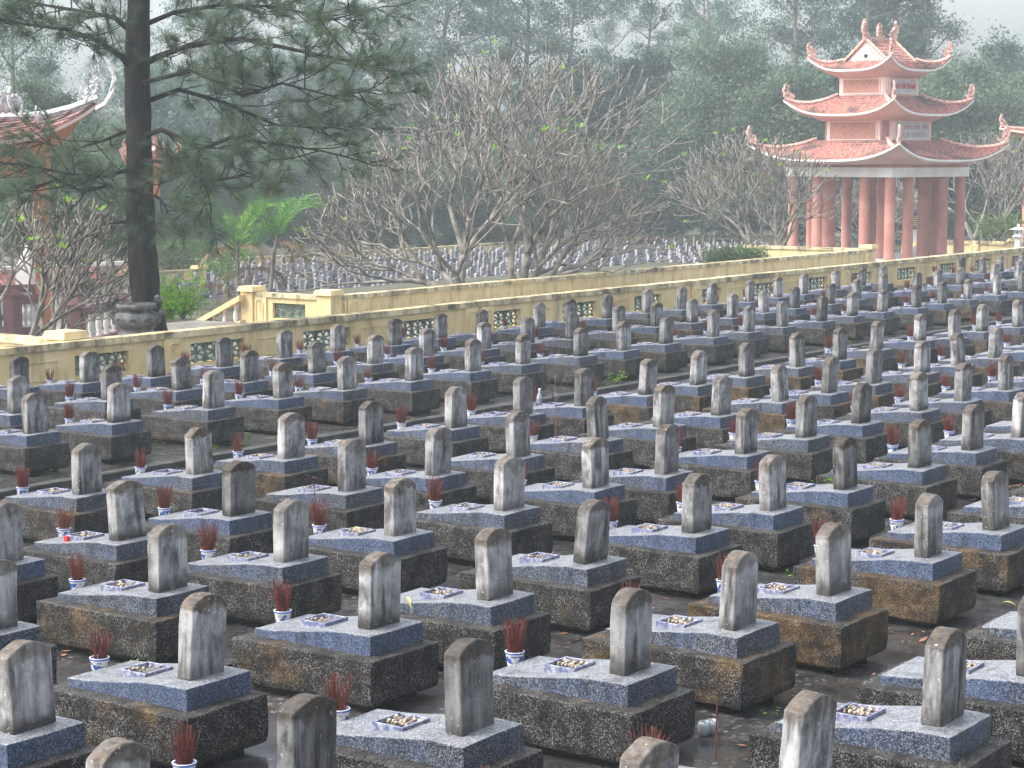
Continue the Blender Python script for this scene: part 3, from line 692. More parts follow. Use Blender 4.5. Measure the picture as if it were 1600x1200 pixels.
def make_roof(root, name, rx, ry, tx, ty, ze, rise, zt, wall_x, wall_y, zs, mats, rows=9, orn=.62, on='orn', n=20, ornseed=0, p=1.35):
    P = roof_geo(rx, ry, tx, ty, ze, rise, zt, p=p)
    tl = MB(); fa = MB(); so = MB(); rgs = []; om = []
    for side in range(4):
        for r in range(rows):
            t0, t1 = r/rows, (r+1)/rows + .3/rows
            for i in range(n):
                s0, s1 = -1+2*i/n, -1+2*(i+1)/n
                for sub in range(3):
                    a0 = s0+(s1-s0)*sub/3; a1 = s0+(s1-s0)*(sub+1)/3; dz = .02*(sub == 1)
                    up = Vector((0, 0, .07+dz)); q = [P(side, a0, t0)+up, P(side, a1, t0)+up, P(side, a1, min(t1, 1))+Vector((0,0,dz)), P(side, a0, min(t1, 1))+Vector((0,0,dz))]
                    tl.add(q + [P(side, a0, t0), P(side, a1, t0)], [(0, 1, 2, 3), (4, 5, 1, 0)])
        for i in range(n):
            s0, s1 = -1+2*i/n, -1+2*(i+1)/n; o = Vector((0, 0, 0))
            e0, e1 = P(side, s0, 0), P(side, s1, 0); d = Vector((0, 0, -.07)); i0, i1 = P(side, s0, .06), P(side, s1, .06)
            k0, k1 = e0*1.012, e1*1.012; k0.z = e0.z+.03; k1.z = e1.z+.03
            fa.add([k0, k1, k1+d, k0+d, Vector((i0.x, i0.y, e0.z-.08)), Vector((i1.x, i1.y, e1.z-.08))], [(0, 3, 2, 1), (3, 4, 5, 2)])
            wx, wy = (wall_x, wall_y) if side % 2 == 0 else (wall_y, wall_x); a = side*math.pi/2
            def w(s): x, y = s*wx, -wy; return Vector((x*math.cos(a)-y*math.sin(a), x*math.sin(a)+y*math.cos(a), zs))
            b0, b1 = Vector((i0.x, i0.y, e0.z-.085)), Vector((i1.x, i1.y, e1.z-.085))
            prev0, prev1 = b0, b1
            for j in range(1, 5):
                f = j/4; g = f**.75; c0 = b0.lerp(w(s0), f); c1 = b1.lerp(w(s1), f)
                c0.z = b0.z+(zs-b0.z)*g; c1.z = b1.z+(zs-b1.z)*g
                so.add([prev0, c0, c1, prev1], [(0, 1, 2, 3)]); prev0, prev1 = c0, c1
        hip = [P(side, 1, t/8)+Vector((0, 0, .09)) for t in range(9)]
        a_ = side*math.pi/2; rgs.append([Vector((h_.x*1, h_.y*1, h_.z)) for h_ in hip])
        tip = P(side, 1, 0); om.append(tip)
    ro = tl.build(name, mats['tile'], root); fa.build('fascia', mats['white'], ro); so.build('soffit', mats['soffit'], ro, smooth=True)
    for hp in rgs: MB().tube(hp, [.10, .10, .10, .10, .10, .10, .09, .09, .08], 6).build('hip_ridge', mats[on], ro)
    for i, tip in enumerate(om):
        o = MB(); ornament(o, tip - Vector((tip.x, tip.y, 0)).normalized()*.12 + Vector((0, 0, .08)), tip, orn, ornseed+i*7); o.build('corner_crest', mats[on], ro)
    return ro, P

# ------------------------------------------------------------------ three-tier pavilion
PC = at(1370, 300, 85.7); PR = R(-10.8)
pav = empty('pavilion', (PC.x, PC.y, 0), PR); tag(pav, 'tall pink three-tiered pavilion with curled red tile roofs on round columns', 'pavilion')
mats = dict(tile=M['tile'], white=M['white'], soffit=M['pinkp'], orn=M['orn'])
f = MB(); f.box(-3.1, 3.1, -3.1, 3.1, -1.7, -.5); f.box(-3.4, 3.4, -3.4, 3.4, -1.7, -.62); f.build('plinth', M['greyp'], pav)
q = 2.465; cols = [(x, y) for x in (-q, -q+1.25, q-1.25, q) for y in (-q, -q+1.25, q-1.25, q) if max(abs(x), abs(y)) > 2.4]
for x, y in cols:
    MB().lathe([(.26, -.5), (.26, -.42), (.22, -.38), (.215, 2.82)], 18, (x, y, 0)).build('column', M['redp'], pav, smooth=True)
for x in (-1, 1):
    for y in (-1, 1): MB().lathe([(.3, -.5), (.29, 2.82)], 18, (x*1.42, y*1.42, 0)).build('inner_column', M['redp'], pav, smooth=True)
bm_ = MB(); h = 2.72
for k in range(4):
    mx = Matrix.Rotation(k*math.pi/2, 4, 'Z'); bm_.box(-h, h-.35, -h, -h+.35, 2.83, 3.22, mx)
bm_.box(-2.3, 2.3, -2.3, 2.3, 3.1, 3.22); bm_.build('beam', M['white'], pav)
st = MB(); 
for k in range(4):
    mx = Matrix.Rotation(k*math.pi/2, 4, 'Z'); st.box(-h+.03, h-.32, -h+.03, -h+.3, 3.221, 3.34, mx)
st.build('cornice', M['redp'], pav)
make_roof(pav, 'lower_roof', 3.76, 3.76, 1.8, 1.8, 3.50, .68, 4.32, 2.62, 2.62, 3.33, mats, rows=11)
def storey(name, half, z0, z1, core, pw, mat_out):
    b = MB(); b.box(-core, core, -core, core, z0, z1); o = b.build(name, M['redp'] if core < half-.02 else mat_out, pav)
    for k in range(4):
        mx = Matrix.Rotation(k*math.pi/2, 4, 'Z'); p = MB(); t = .07
        if core < half-.02: p.box(-pw, pw, -half, -core+.002, z0+.002, z1-.002, mx)
        else: p.box(-pw, pw, -half-.03, -half+.01, z0+.002, z1-.002, mx)
        yf = -half if core < half-.02 else -half-.03
        f = .2; zz0, zz1 = z0+.17, z1-.13
        p.box(-pw+f, pw-f, yf-.04, yf+.002, zz1, zz1+.05, mx); p.box(-pw+f, pw-f, yf-.04, yf+.002, zz0-.05, zz0, mx)
        p.box(-pw+f-.05, -pw+f, yf-.04, yf+.002, zz0-.05, zz1+.05, mx); p.box(pw-f, pw-f+.05, yf-.04, yf+.002, zz0-.05, zz1+.05, mx)
        p.build('wall_face', M['palep'], o)
        i = MB(); i.box(-pw+f, pw-f, yf-.012, yf+.003, zz0, zz1, mx); i.build('sign_board' if k == 0 else 'panel', M['greyp'] if k == 0 else M['panel'], o)
    return o, yf, zz0, zz1
s2, yf2, a2, b2 = storey('middle_storey', 1.71, 4.20, 5.2, 1.55, 1.36, M['palep'])
make_roof(pav, 'middle_roof', 2.72, 2.72, 1.2, 1.2, 5.36, .62, 6.16, 1.66, 1.66, 5.12, mats, rows=9, orn=.58, ornseed=50)
s3, yf3, a3, b3 = storey('upper_storey', 1.17, 6.1, 6.95, 1.165, 1.1, M['palep'])
ro3, P3 = make_roof(pav, 'upper_roof', 2.06, 2.06, .95, 1.13, 7.18, .56, 7.60, 1.15, 1.15, 6.88, mats, rows=6, orn=.55, ornseed=90)
gb = MB(); zb, za, hy, hx = 7.50, 8.45, 1.17, .98
for sy in (-1, 1):
    for r in range(7):
        t0, t1 = r/7, min((r+1.3)/7, 1)
        for i in range(12):
            x0, x1 = -hx+2*hx*i/12, -hx+2*hx*(i+1)/12
            gb.add([(x0, sy*hy*(1-t0), zb+(za-zb)*t0+.05), (x1, sy*hy*(1-t0), zb+(za-zb)*t0+.05), (x1, sy*hy*(1-t1), zb+(za-zb)*t1+.01), (x0, sy*hy*(1-t1), zb+(za-zb)*t1+.01),
                    (x0, sy*hy*(1-t0), zb+(za-zb)*t0), (x1, sy*hy*(1-t0), zb+(za-zb)*t0)], [(0, 1, 2, 3), (4, 5, 1, 0)])
gb.build('gable_roof', M['tile'], pav)
for sx in (-1, 1):
    x = sx*(hx-.06); g_ = MB(); g_.add([(x, -hy+.04, zb-.05), (x, hy-.04, zb-.05), (x, 0, za-.04)], [(0, 1, 2)]); g_.add([(x-sx*.08, -hy+.04, zb-.05), (x-sx*.08, hy-.04, zb-.05), (x-sx*.08, 0, za-.04)], [(0, 2, 1)])
    go = g_.build('gable_wall', M['palep'], pav)
    ring = MB(); c = Vector((x+sx*.015, 0, zb+.28)); ring.tube([c + Vector((0, .13*math.cos(t), .13*math.sin(t))) for t in [i*math.pi/8 for i in range(17)]], .035, 6, False); ring.build('window_ring', M['white'], go)
    dk = MB(); dk.add([c + Vector((0, .1*math.cos(t), .1*math.sin(t))) for t in [i*math.pi/6 for i in range(12)]], [tuple(range(12))]); dk.build('round_opening', M['black'], go)
    vg = MB(); 
    for sy in (-1, 1): vg.tube([(sx*hx, sy*(hy+.05), zb), (sx*hx, 0, za+.06)], .075, 5)
    vg.build('verge', M['orn'], pav)
rd = MB(); rd.box(-hx-.1, hx+.1, -.08, .08, za-.02, za+.13); rd.build('ridge', M['orn'], pav)
for i, x in enumerate((-hx, 0, hx)):
    o = MB(); ornament(o, (x, 0, za+.08), (-1 if x <= 0 else 1, 0), .72 if x else .6, 200+i); o.build('ridge_crest', M['orn'], pav)
def text_mesh(txt, size, mat, parent, loc, name='lettering', sx=1.0, depth=.01):
    cu = bpy.data.curves.new('text', 'FONT'); cu.body = txt; cu.size = size; cu.extrude = depth; cu.align_x = 'CENTER'; cu.align_y = 'CENTER'; cu.offset = .006*size/.3
    to = bpy.data.objects.new('text', cu); C.objects.link(to); bpy.context.view_layer.update()
    me = bpy.data.meshes.new_from_object(to.evaluated_get(bpy.context.evaluated_depsgraph_get())); bpy.data.objects.remove(to); bpy.data.curves.remove(cu)
    me.transform(Matrix.Rotation(math.pi/2, 4, 'X') @ Matrix.Scale(sx, 4, (1, 0, 0))); me.materials.clear(); me.materials.append(mat)
    o = bpy.data.objects.new(name, me); C.objects.link(o); o.parent = parent; o.location = loc; return o
text_mesh('TỈNH HÀ NAM', .33, M['redtxt'], s3, (0, yf3-.02, (a3+b3)/2), sx=.78)
lt = MB(); rr = random.Random(3)                 # two faded lines, too worn to read
for z, h_ in ((b2-.2, .17), (a2+.17, .17)):
    x = -1.0
    while x < 1.0:
        wd_ = rr.uniform(.05, .1); k = rr.randrange(3)
        lt.box(x, x+.018, yf2-.024, yf2-.012, z-h_/2, z+h_/2)
        if k: lt.box(x+wd_-.018, x+wd_, yf2-.024, yf2-.012, z-h_/2, z+h_/2)
        lt.box(x+.02, x+wd_-.02, yf2-.024, yf2-.012, z-.01+(k-1)*h_*.4, z+.01+(k-1)*h_*.4); x += wd_ + (.03 if rr.random() < .8 else .11)
lt.build('lettering', M['greytxt'], s2)
# objects seen between the columns
def thing1(name, mb, mat, label, cat, **kw): return tag(mb.build(name, mat, **kw), label, cat)
p = at(1338, 388, 96); br = empty('incense_burner', (p.x, p.y, p.z)); tag(br, 'grey stone incense burner on a pedestal seen between the pavilion columns', 'incense burner')
MB().box(-.65, .65, -.5, .5, -2, 0).box(-.75, .75, -.6, .6, 0, .1).build('pedestal', M['stone'], br)
MB().lathe([(.25, .1), (.3, .16), (.22, .25), (.42, .45), (.45, .62), (.34, .74), (.42, .8), (.42, .86), (.3, .86)], 16).build('bowl', M['stone'], br, smooth=True)
for sx in (-1, 1): MB().tube([(sx*.4, 0, .5), (sx*.6, 0, .65), (sx*.58, 0, .9), (sx*.42, 0, .95)], .07, 6).build('handle', M['stone'], br)
p = at(1430, 372, 97); sl_ = empty('memorial_stone', (p.x, p.y, p.z), R(-40)); tag(sl_, 'black memorial plaque with gold lettering between the pavilion columns', 'plaque')
MB().box(-.55, .55, -.12, .12, -2, .4).frus(-.6, .6, -.25, .25, -2, -.1, .02).build('stand', M['greyp'], sl_)
MB().box(-.5, .5, -.16, -.1, .42, 1.15).box(-.42, .42, -.155, -.105, 1.15, 1.22).build('plaque', M['black'], sl_)
gl = MB()
for k, (w_, z) in enumerate(((.12, 1.02), (.34, .93), (.36, .83), (.36, .73), (.24, .63), (.1, .54))): 
    x = -w_
    while x < w_: gl.box(x, x+.05, -.168, -.162, z-.025, z+.025); x += .068
gl.build('lettering', M['gold'], sl_)
p = at(1591, 372, 92); ln = empty('stone_lantern', (p.x, p.y, p.z)); ln.scale = (.62,)*3; tag(ln, 'pale stone lantern behind the wall at the right edge', 'stone lantern')
MB().box(-.2, .2, -.2, .2, -2, .1).frus(-.35, .35, -.35, .35, .1, .2, .05).build('base', M['white'], ln)
MB().box(-.25, .25, -.25, .25, .2, .62).build('lamp_box', M['white'], ln); MB().box(-.05, .05, -.262, -.24, .35, .48).box(-.262, -.24, -.05, .05, .35, .48).build('opening', M['black'], ln)
MB().frus(-.5, .5, -.5, .5, .62, .78, .32).lathe([(.14, .78), (.1, .86), (.12, .95), (.0, 1.05)], 8).build('cap', M['white'], ln)

# ------------------------------------------------------------------ temples at the left and right
def temple(center, rz, r, ze, rise, ztop, label, colr, floor, colpos, wr, tilem='tile', orn=1.3, walls=None, onm='ornw', fas='palep', p=1.9):
    t = empty('temple', (center.x, center.y, 0), rz); tag(t, label, 'temple')
    mt = dict(tile=M[tilem], white=M[fas], soffit=M['orange'], orn=M['orn'], ornw=M['ornw'])
    make_roof(t, 'roof', r, r, r*.3, r*.3, ze, rise, ztop, wr, wr, ze-.25, mt, rows=9, orn=orn, on=onm, ornseed=int(r*31), p=p)
    MB().box(-wr, wr, -wr, wr, ze-.7, ze-.22).build('beam', M['orange'], t)
    for x, y in colpos: MB().lathe([(colr*1.25, floor), (colr*1.2, floor+.1), (colr, floor+.15), (colr*.97, ze-.6)], 16, (x, y, 0)).build('column', M['orange'], t, smooth=True)
    o = MB(); o.box(-r*.3, r*.3, -.12, .12, ztop-.1, ztop+.25); o.build('ridge', M[onm], t)
    return t
A = at(166, 172, 44.0)
cen = A - Vector((1, -1, 0)) * 4.3; cen.z = 0
lt_ = temple(cen, 0.0, 4.1, 3.98, .9, 5.1, 'orange temple with white dragon crests on its curved roof at the left edge', .17, -.06,
             [(3.3, -3.3), (3.3, 0), (3.3, 3.3), (0, -3.3), (-3.3, -3.3), (0, 3.3), (-3.3, 3.3)], 3.45, orn=.45)
# white dragons riding the eave beside the corner
o = MB(); e0 = at(60, 192, 43.4)
for i in range(2): ornament(o, e0 - Vector((cen.x, cen.y, 0)) + Vector((-.4*i, -.02*i, .03*i)), (-1, -.2), .36, 300+i, True)
for i in range(3): ornament(o, at(22-i*14, 176, 43.2) - Vector((cen.x, cen.y, 0)), (1 if i % 2 else -1, 0), .55, 320+i, True)
o.build('dragon_crest', M['ornw'], lt_)
o = MB(); b0 = at(112, 186, 43.9) - Vector((cen.x, cen.y, 0))
ar = [at(x, y, 43.9) - Vector((cen.x, cen.y, 0)) for x, y in ((150, 172), (164, 164), (174, 148), (179, 126), (173, 102), (159, 85))]
o.tube(ar, [.08, .08, .075, .06, .05, .03], 6)
for i, (x, y) in enumerate(((116,178),(124,165),(130,150),(138,160),(145,170),(140,142),(136,130),(142,118),(150,128),(154,145),(160,156),(152,108),(148,96),(158,100),(160,115),(128,178),(150,182))):
    ornament(o, at(x, y+4, 43.9+.1*(i % 3)) - Vector((cen.x, cen.y, 0)), (1 if i % 2 else -1, .2), .27, 400+i, True)
o.build('dragon_head_crest', M['ornw'], lt_)
A = at(287, 228, 50.0); cen2 = A - Vector((1, -1, 0))*.54; cen2.z = 0
temple(cen2, 0.0, .52, 3.4, .42, 3.95, 'small shrine with an upturned orange roof corner half hidden behind the pine trunk', .06, -.1, [(-.2, .2), (-.3, .3)], .12, orn=.22, fas='orange', onm='orn')
A = at(1563, 205, 103.0); cen3 = A + Vector((1, -1, 0))*4.7; cen3.z = 0
t3 = temple(cen3, 0.0, 4.6, 4.7, .35, 5.6, 'distant temple with dark red roof at the right edge', .25, -1.6, [(3.6, -3.6), (3.6, 3.6), (-3.6, -3.6), (-3.6, 3.6)], 3.8, orn=.6, onm='orn')

# ------------------------------------------------------------------ forecourt of the left temple
def balustrade(a, b, label, n):
    a = Vector(a); b = Vector(b); L = (b-a).length; root = empty('balustrade', (a.x, a.y, 0), math.atan2(b.y-a.y, b.x-a.x)); tag(root, label, 'balustrade')
    z0 = -.06
    for x in (0, L):
        m = MB(); m.box(x-.14, x+.14, -.14, .14, z0, z0+.82); m.frus(x-.18, x+.18, -.18, .18, z0+.82, z0+.88, 0); m.frus(x-.15, x+.15, -.15, .15, z0+.881, z0+1.0, .12); m.build('post', M['mauve'], root)
    MB().box(.14, L-.14, -.09, .09, z0+.70, z0+.82).box(.14, L-.14, -.07, .07, z0+.64, z0+.70).build('top_rail', M['mauve'], root)
    MB().box(.14, L-.14, -.1, .1, z0, z0+.14).build('bottom_rail', M['mauve'], root)
    for i in range(n):
        x = .14 + (L-.28)*(i+.5)/n
        MB().lathe([(.055, .14+z0), (.055, .18+z0), (.03, .21+z0), (.068, .32+z0), (.055, .43+z0), (.03, .52+z0), (.04, .56+z0), (.055, .6+z0), (.055, .645+z0)], 10, (x, 0, 0)).build('baluster', M['white'], root, smooth=True)
a = at(119, 500, 40.5); b = at(186, 480, 43.0)
balustrade((a.x, a.y), (b.x, b.y), 'mauve balustrade with white balusters left of the stone urn', 5)
a = at(20, 490, 43.5); b = at(69, 490, 44.3); balustrade((a.x, a.y), (b.x, b.y), 'mauve balustrade behind the bare tree at the left edge', 4)
a = at(132, 480, 48); b = at(-40, 480, 47); balustrade((a.x, a.y), (b.x, b.y), 'further mauve balustrade partly hidden by orange columns', 12)
# low white wall with a red tiled cap
a = at(-20, 448, 52); b = at(196, 450, 55); d = b - a
root = empty('tiled_wall', (a.x, a.y, 0), math.atan2(d.y, d.x)); tag(root, 'low white wall with a red scalloped tile cap behind the orange columns', 'wall'); L = math.hypot(d.x, d.y)
MB().box(0, L, -.12, .12, -.1, .1).box(0, L, -.1, .1, .1, .35).build('wall_face', M['white'], root)
tc = MB()
for sgn in (-1, 1):
    for r in range(4):
        n = int(L/.18)
        for i in range(n):
            x = L*(i+(.5 if r % 2 else 0))/n; w = L/n*.5
            y0, y1 = sgn*(.38-.09*r), sgn*(.38-.09*r-.13); z0_, z1_ = .36+.12*r, .36+.12*r+.17
            tc.add([(x-w, y1, z1_), (x+w, y1, z1_), (x+w, y0, z0_+.04), (x+w*.5, y0+sgn*.02, z0_), (x-w*.5, y0+sgn*.02, z0_), (x-w, y0, z0_+.04)], [(0, 5, 4, 3, 2, 1)])
tc.build('tile_cap', M['tile'], root); MB().box(0, L, -.06, .06, .80, .9).build('ridge_cap', M['white'], root)
p = at(43, 470, 50); ob = empty('obelisk', (p.x, p.y, 0), R(20)); tag(ob, 'white pointed obelisk behind the bare tree at the left', 'obelisk')
MB().frus(-.22, .22, -.22, .22, -.1, 1.1, .03).build('shaft', M['white'], ob); MB().frus(-.16, .16, -.16, .16, 1.1, 1.6, .15).build('tip', M['white'], ob)
# stone urn behind the near wall
p = at(214, 500, 36.2); ur = empty('stone_urn', (p.x, p.y, 0)); tag(ur, 'carved dark stone urn with two handles at the foot of the pine', 'urn')
zb = p.z - .17
MB().lathe([(.34, -.06), (.34, zb-.06), (.28, zb), (.30, zb+.03), (.40, zb+.10), (.42, zb+.2), (.38, zb+.28), (.27, zb+.33), (.27, zb+.36), (.36, zb+.38), (.36, zb+.46), (.31, zb+.46), (.29, zb+.4), (0, zb+.4)], 22).build('bowl', M['stone'], ur, smooth=True)
for s_ in (-1, 1):
    hd = Vector((UX.x, VX.x, 0)).normalized()*s_; q0 = hd*.36+Vector((0, 0, zb+.2))
    m = MB(); m.tube([q0, q0+hd*.08+Vector((0,0,.12)), q0+hd*.06+Vector((0,0,.3)), q0+hd*-.03+Vector((0,0,.36))], [.05, .055, .05, .06], 6); m.blob(q0+hd*.02+Vector((0,0,.36)), .07, 3); m.build('handle', M['stone'], ur)
cv = MB()
for i in range(10):
    a_ = i*math.pi/5; c = Vector((.42*math.cos(a_), .42*math.sin(a_), zb+.17)); t_ = Vector((-math.sin(a_), math.cos(a_), 0))
    cv.tube([c + t_*.1*math.cos(u)*(1-u/9) + Vector((0,0,.055*math.sin(u))) for u in [j*.7 for j in range(9)]], .014, 4)
cv.build('carving', M['stone'], ur)

# ------------------------------------------------------------------ far block of graves
hv = [head_mesh(20+i) for i in range(3)]
fg = []
for i in range(4):
    mb = MB(); mb.use(M['base']).frus(-.30-OX, .48-OX, -.25-OY, 1.05-OY, 0, .36, 0); mb.use(M['slab']).box(-.145-OX, .42-OX, -.12-OY, .3-OY, .355, .5)
    mb.add([(-.145-OX, .3-OY, .36), (.42-OX, .3-OY, .36), (.42-OX, .92-OY, .36), (-.145-OX, .92-OY, .36), (-.145-OX, .3-OY, .5), (.42-OX, .3-OY, .5), (.42-OX, .92-OY, .415), (-.145-OX, .92-OY, .415)], [(4,5,6,7), (1,2,6,5), (2,3,7,6), (3,0,4,7)])
    mb.use(M['tray']).box(0-OX, .25-OX, .4-OY, .62-OY, .42, .485)
    mb.use(M['headfar']); me = hv[i % 3].data; dx, dy = .163-OX, .058-OY
    mb.add([(v.co.x+dx, v.co.y+dy, v.co.z+.49) for v in me.vertices], [tuple(p.vertices) for p in me.polygons])
    mb.use(M['pot']).lathe([(.05, .36), (.066, .47), (.05, .47)], 8, (.1-OX, .99-OY, 0))
    mb.use(M['stick']); rr = random.Random(i)
    for k in range(26):
        a_ = rr.uniform(0, 6.28); r_ = rr.uniform(.01, .04); mb.tube([(.1-OX+r_*math.cos(a_), .99-OY+r_*math.sin(a_), .45), (.1-OX+r_*2.2*math.cos(a_), .99-OY+r_*2.2*math.sin(a_), .45+rr.uniform(.14, .26))], .005, 3, False)
    o = mb.build('grave', None); fg.append(o)
for o in hv + fg: C.objects.unlink(o)
spots = []; rnd = random.Random(21); ZF = -1.6
for iu in range(112):
    for iv in range(41):
        x = 42 + .98*iu; y = 37.6 + 1.22*iv + (.6 if iv % 6 > 2 else 0)
        x += rnd.uniform(-.12, .12); y += rnd.uniform(-.08, .08)
        px, py, d = topx((x, y, ZF+.6)); bx, by, _ = topx((x, y, ZF))
        # inside the far boundary?
        lim = None
        for a, b in zip(far[:-1], far[1:]):
            ax, ay, _d = topx(a); cx, cy, _d2 = topx(b)
            if ax <= px < cx: f = (px-ax)/(cx-ax); w = a.lerp(b, f); lim = d < _d + (_d2-_d)*f - 1.3
        if px < 236: lim = px > 60 and d < 79
        if px < 322 and d > 80: lim = False
        if not lim or px > 1350 or px < 60: continue
        if px < 520 and by > 480: continue
        if px >= 515 and px < 1362 and py > 462 - .0812*(px-515) + 4: continue
        if px > 1190 and d > 108: continue
        if rnd.random() < .03: continue
        spots.append((d, x, y, px))
spots.sort()
NI = 125; rest = MB(); mats4 = None
for k, (d, x, y, px) in enumerate(spots):
    if k < NI:
        src = rnd.choice(fg); o = src.copy(); o.name = 'grave'; C.objects.link(o); o.location = (x, y, ZF); o.scale = (.76,)*3; o.rotation_euler = (0, 0, R(rnd.uniform(-2, 2)))
        o['tone'] = rnd.choice((.7, .9, 1.1, 1.25)); o['cap'] = rnd.random()*.6; o['ochre'] = rnd.uniform(0, .3); o['blue'] = rnd.random(); o['foot'] = .4
        tag(o, 'small distant grave of the lower block beyond the second yellow wall', 'grave', 'distant graves in the far block')
    else:
        me = rnd.choice(fg).data; c_, s_ = math.cos(R(rnd.uniform(-2, 2))), 0.02; off = len(rest.v); hz = rnd.uniform(.93, 1.1)
        rest.v.extend([((v.co.x*c_ - v.co.y*s_)*.76 + x, (v.co.x*s_ + v.co.y*c_)*.76 + y, ZF + v.co.z*hz*.76) for v in me.vertices])
        for p in me.polygons: rest.f.append(tuple(i+off for i in p.vertices)); rest.mi.append(p.material_index)
rest.mats = [m for m in fg[0].data.materials]
print('near graves', len(graves), 'far individuals', NI, 'rest', len(spots)-NI, 'rest faces', len(rest.f))
o = rest.build('distant_graves'); o['tone'] = 1.05; o['cap'] = .4; o['ochre'] = .1; o['blue'] = .4; o['foot'] = .4
tag(o, 'dense field of small grey graves running back to the far wall', 'graves', kind='stuff')
struct(poly_slab('far_block_paving', [(40, 37.25), (40, 63), (150, 63), (150, 37.25)], -1.66, -1.606, M['path']))
# ------------------------------------------------------------------ vegetation
def leaf_quads(mb, c, n, rad, size, rnd, flat=1.0, thin=.5, droop=0.0):
    vs = mb.v; fs = mb.f; mi = mb.mi; u = rnd.uniform; g_ = rnd.gauss
    for _ in range(n):
        x = c[0]+g_(0, rad); y = c[1]+g_(0, rad); z = c[2]+g_(0, rad*flat)
        s = size*u(.6, 1.3); a = u(0, 6.283); e = u(-1.1, 1.1)-droop; ca = math.cos(a); sa = math.sin(a); ce = math.cos(e); se = math.sin(e)
        dx, dy, dz = ca*ce*s, sa*ce*s, se*s
        r = u(-1, 1); wx, wy, wz = -sa*s*thin, ca*s*thin, r*s*thin
        o = len(vs)
        vs.extend(((x-dx, y-dy, z-dz), (x-wx, y-wy, z-wz), (x+dx, y+dy, z+dz), (x+wx, y+wy, z+wz))); fs.append((o, o+1, o+2, o+3)); mi.append(mb.cur)
def tree_proto(seed, hgt, kind, leafm, barkm, nb, leafn, lsize, crown0=.4, spread=.22, lean=0.0, forks=False, rad=None, clump=.75):
    rnd = random.Random(seed); root = empty('forest_tree', (0, 0, 0)); tr = MB(); cr = MB()
    N = 9; tp = []; wx, wy = rnd.uniform(-1, 1)*lean, rnd.uniform(-1, 1)*lean; ph = rnd.uniform(0, 6)
    for i in range(N):
        t = i/(N-1); tp.append(Vector((wx*hgt*t + .25*math.sin(t*4+ph), wy*hgt*t + .25*math.cos(t*3+ph), hgt*t*.97)))
    r0 = rad or hgt*.011
    tr.tube(tp, [r0*(1.25-1.15*(i/(N-1))**.8) for i in range(N)], 7)
    def trunk(t):
        f = t*(N-1); i = min(int(f), N-2); return tp[i].lerp(tp[i+1], f-i)
    for b in range(nb):
        t = crown0 + (1-crown0)*((b+rnd.random())/nb); p = trunk(t*.98)
        az = b*2.4 + rnd.uniform(-.5, .5); sp = spread*hgt*(1.15-.75*abs(t-.62)/.5 if kind != 'cone' else (1.25-t)*1.1)*rnd.uniform(.6, 1.15)
        el = rnd.uniform(.25, .9) if kind != 'cone' else rnd.uniform(-.05, .35)
        q = p + Vector((math.cos(az)*sp*math.cos(el), math.sin(az)*sp*math.cos(el), sp*math.sin(el)))
        m = (p+q)/2 + Vector((0, 0, -.08*sp if kind != 'cone' else .1*sp))
        tr.tube([p, m, q], [r0*.38, r0*.26, r0*.1], 5, False)
        k = rnd.randrange(3, 6)
        for j in range(k):
            f = .35 + .75*(j+rnd.random())/k; c = p.lerp(q, f) + Vector((rnd.gauss(0, sp*.22), rnd.gauss(0, sp*.22), rnd.gauss(0, sp*.16)))
            tr.tube([p.lerp(q, min(f, .8)*.8), c], [r0*.13, r0*.05], 4, False)
            leaf_quads(cr, c, int(leafn*rnd.uniform(.5, 1.4)), clump*rnd.uniform(.6, 1.2)*sp*.27+.2, lsize, rnd, .7, .42 if kind == 'fine' else .55)
    leaf_quads(cr, tp[-1], leafn*2, hgt*.03+.2, lsize, rnd, 1.1)
    tr.build('trunk', barkm, root); cr.build('crown', leafm, root)
    return root
def hide(root):
    for o in list(root.children) + [root]: C.objects.unlink(o)
def put(root, px, D, zbase=-1.62, s=1.0, rz=0.0, label=None, cat='tree', group=None, name=None, sz=None):
    p = at(px, 300, D)
    def cp(o, parent=None):
        c = o.copy(); C.objects.link(c)
        if parent: c.parent = parent
        for ch in protokids[o.name]: cp(ch, c)
        return c
    c = cp(root); c.location = (p.x, p.y, zbase); c.scale = (s, s, sz or s); c.rotation_euler = (0, 0, rz)
    if name: c.name = name
    tag(c, label, cat, group); return c
protokids = {}
def reg(root):
    def w(o): 
        protokids[o.name] = list(o.children)
        for ch in o.children: w(ch)
    w(root); hide(root); return root
tall = [reg(tree_proto(100+i, 19, 'fine', M['leafA'], M['bark2'], 17, 300, .085, .34, .165, .06, clump=.30)) for i in range(5)]
mid = [reg(tree_proto(120+i, 12, 'broad', M['leafA'], M['bark2'], 15, 260, .17, .15, .3, .05, clump=.6)) for i in range(3)]
oli = [reg(tree_proto(130+i, 9, 'broad', M['leafB'], M['bark2'], 22, 560, .095, .12, .42, .03, clump=.55)) for i in range(2)]
cone = [reg(tree_proto(140, 13, 'cone', M['leafA'], M['bark2'], 34, 150, .14, .15, .24, .02))]
rnd = random.Random(77)
G1, G2, G3 = 'tall trees of the forest behind the far wall', 'bushy trees along the far wall', 'shrubs at the edge of the forest'
def forest(px, D, protos, s, lab, grp, cat='tree', name='forest_tree', sz=None):
    put(rnd.choice(protos), px, D, -1.62, s, rnd.uniform(0, 6.28), lab, cat, grp, name, sz)
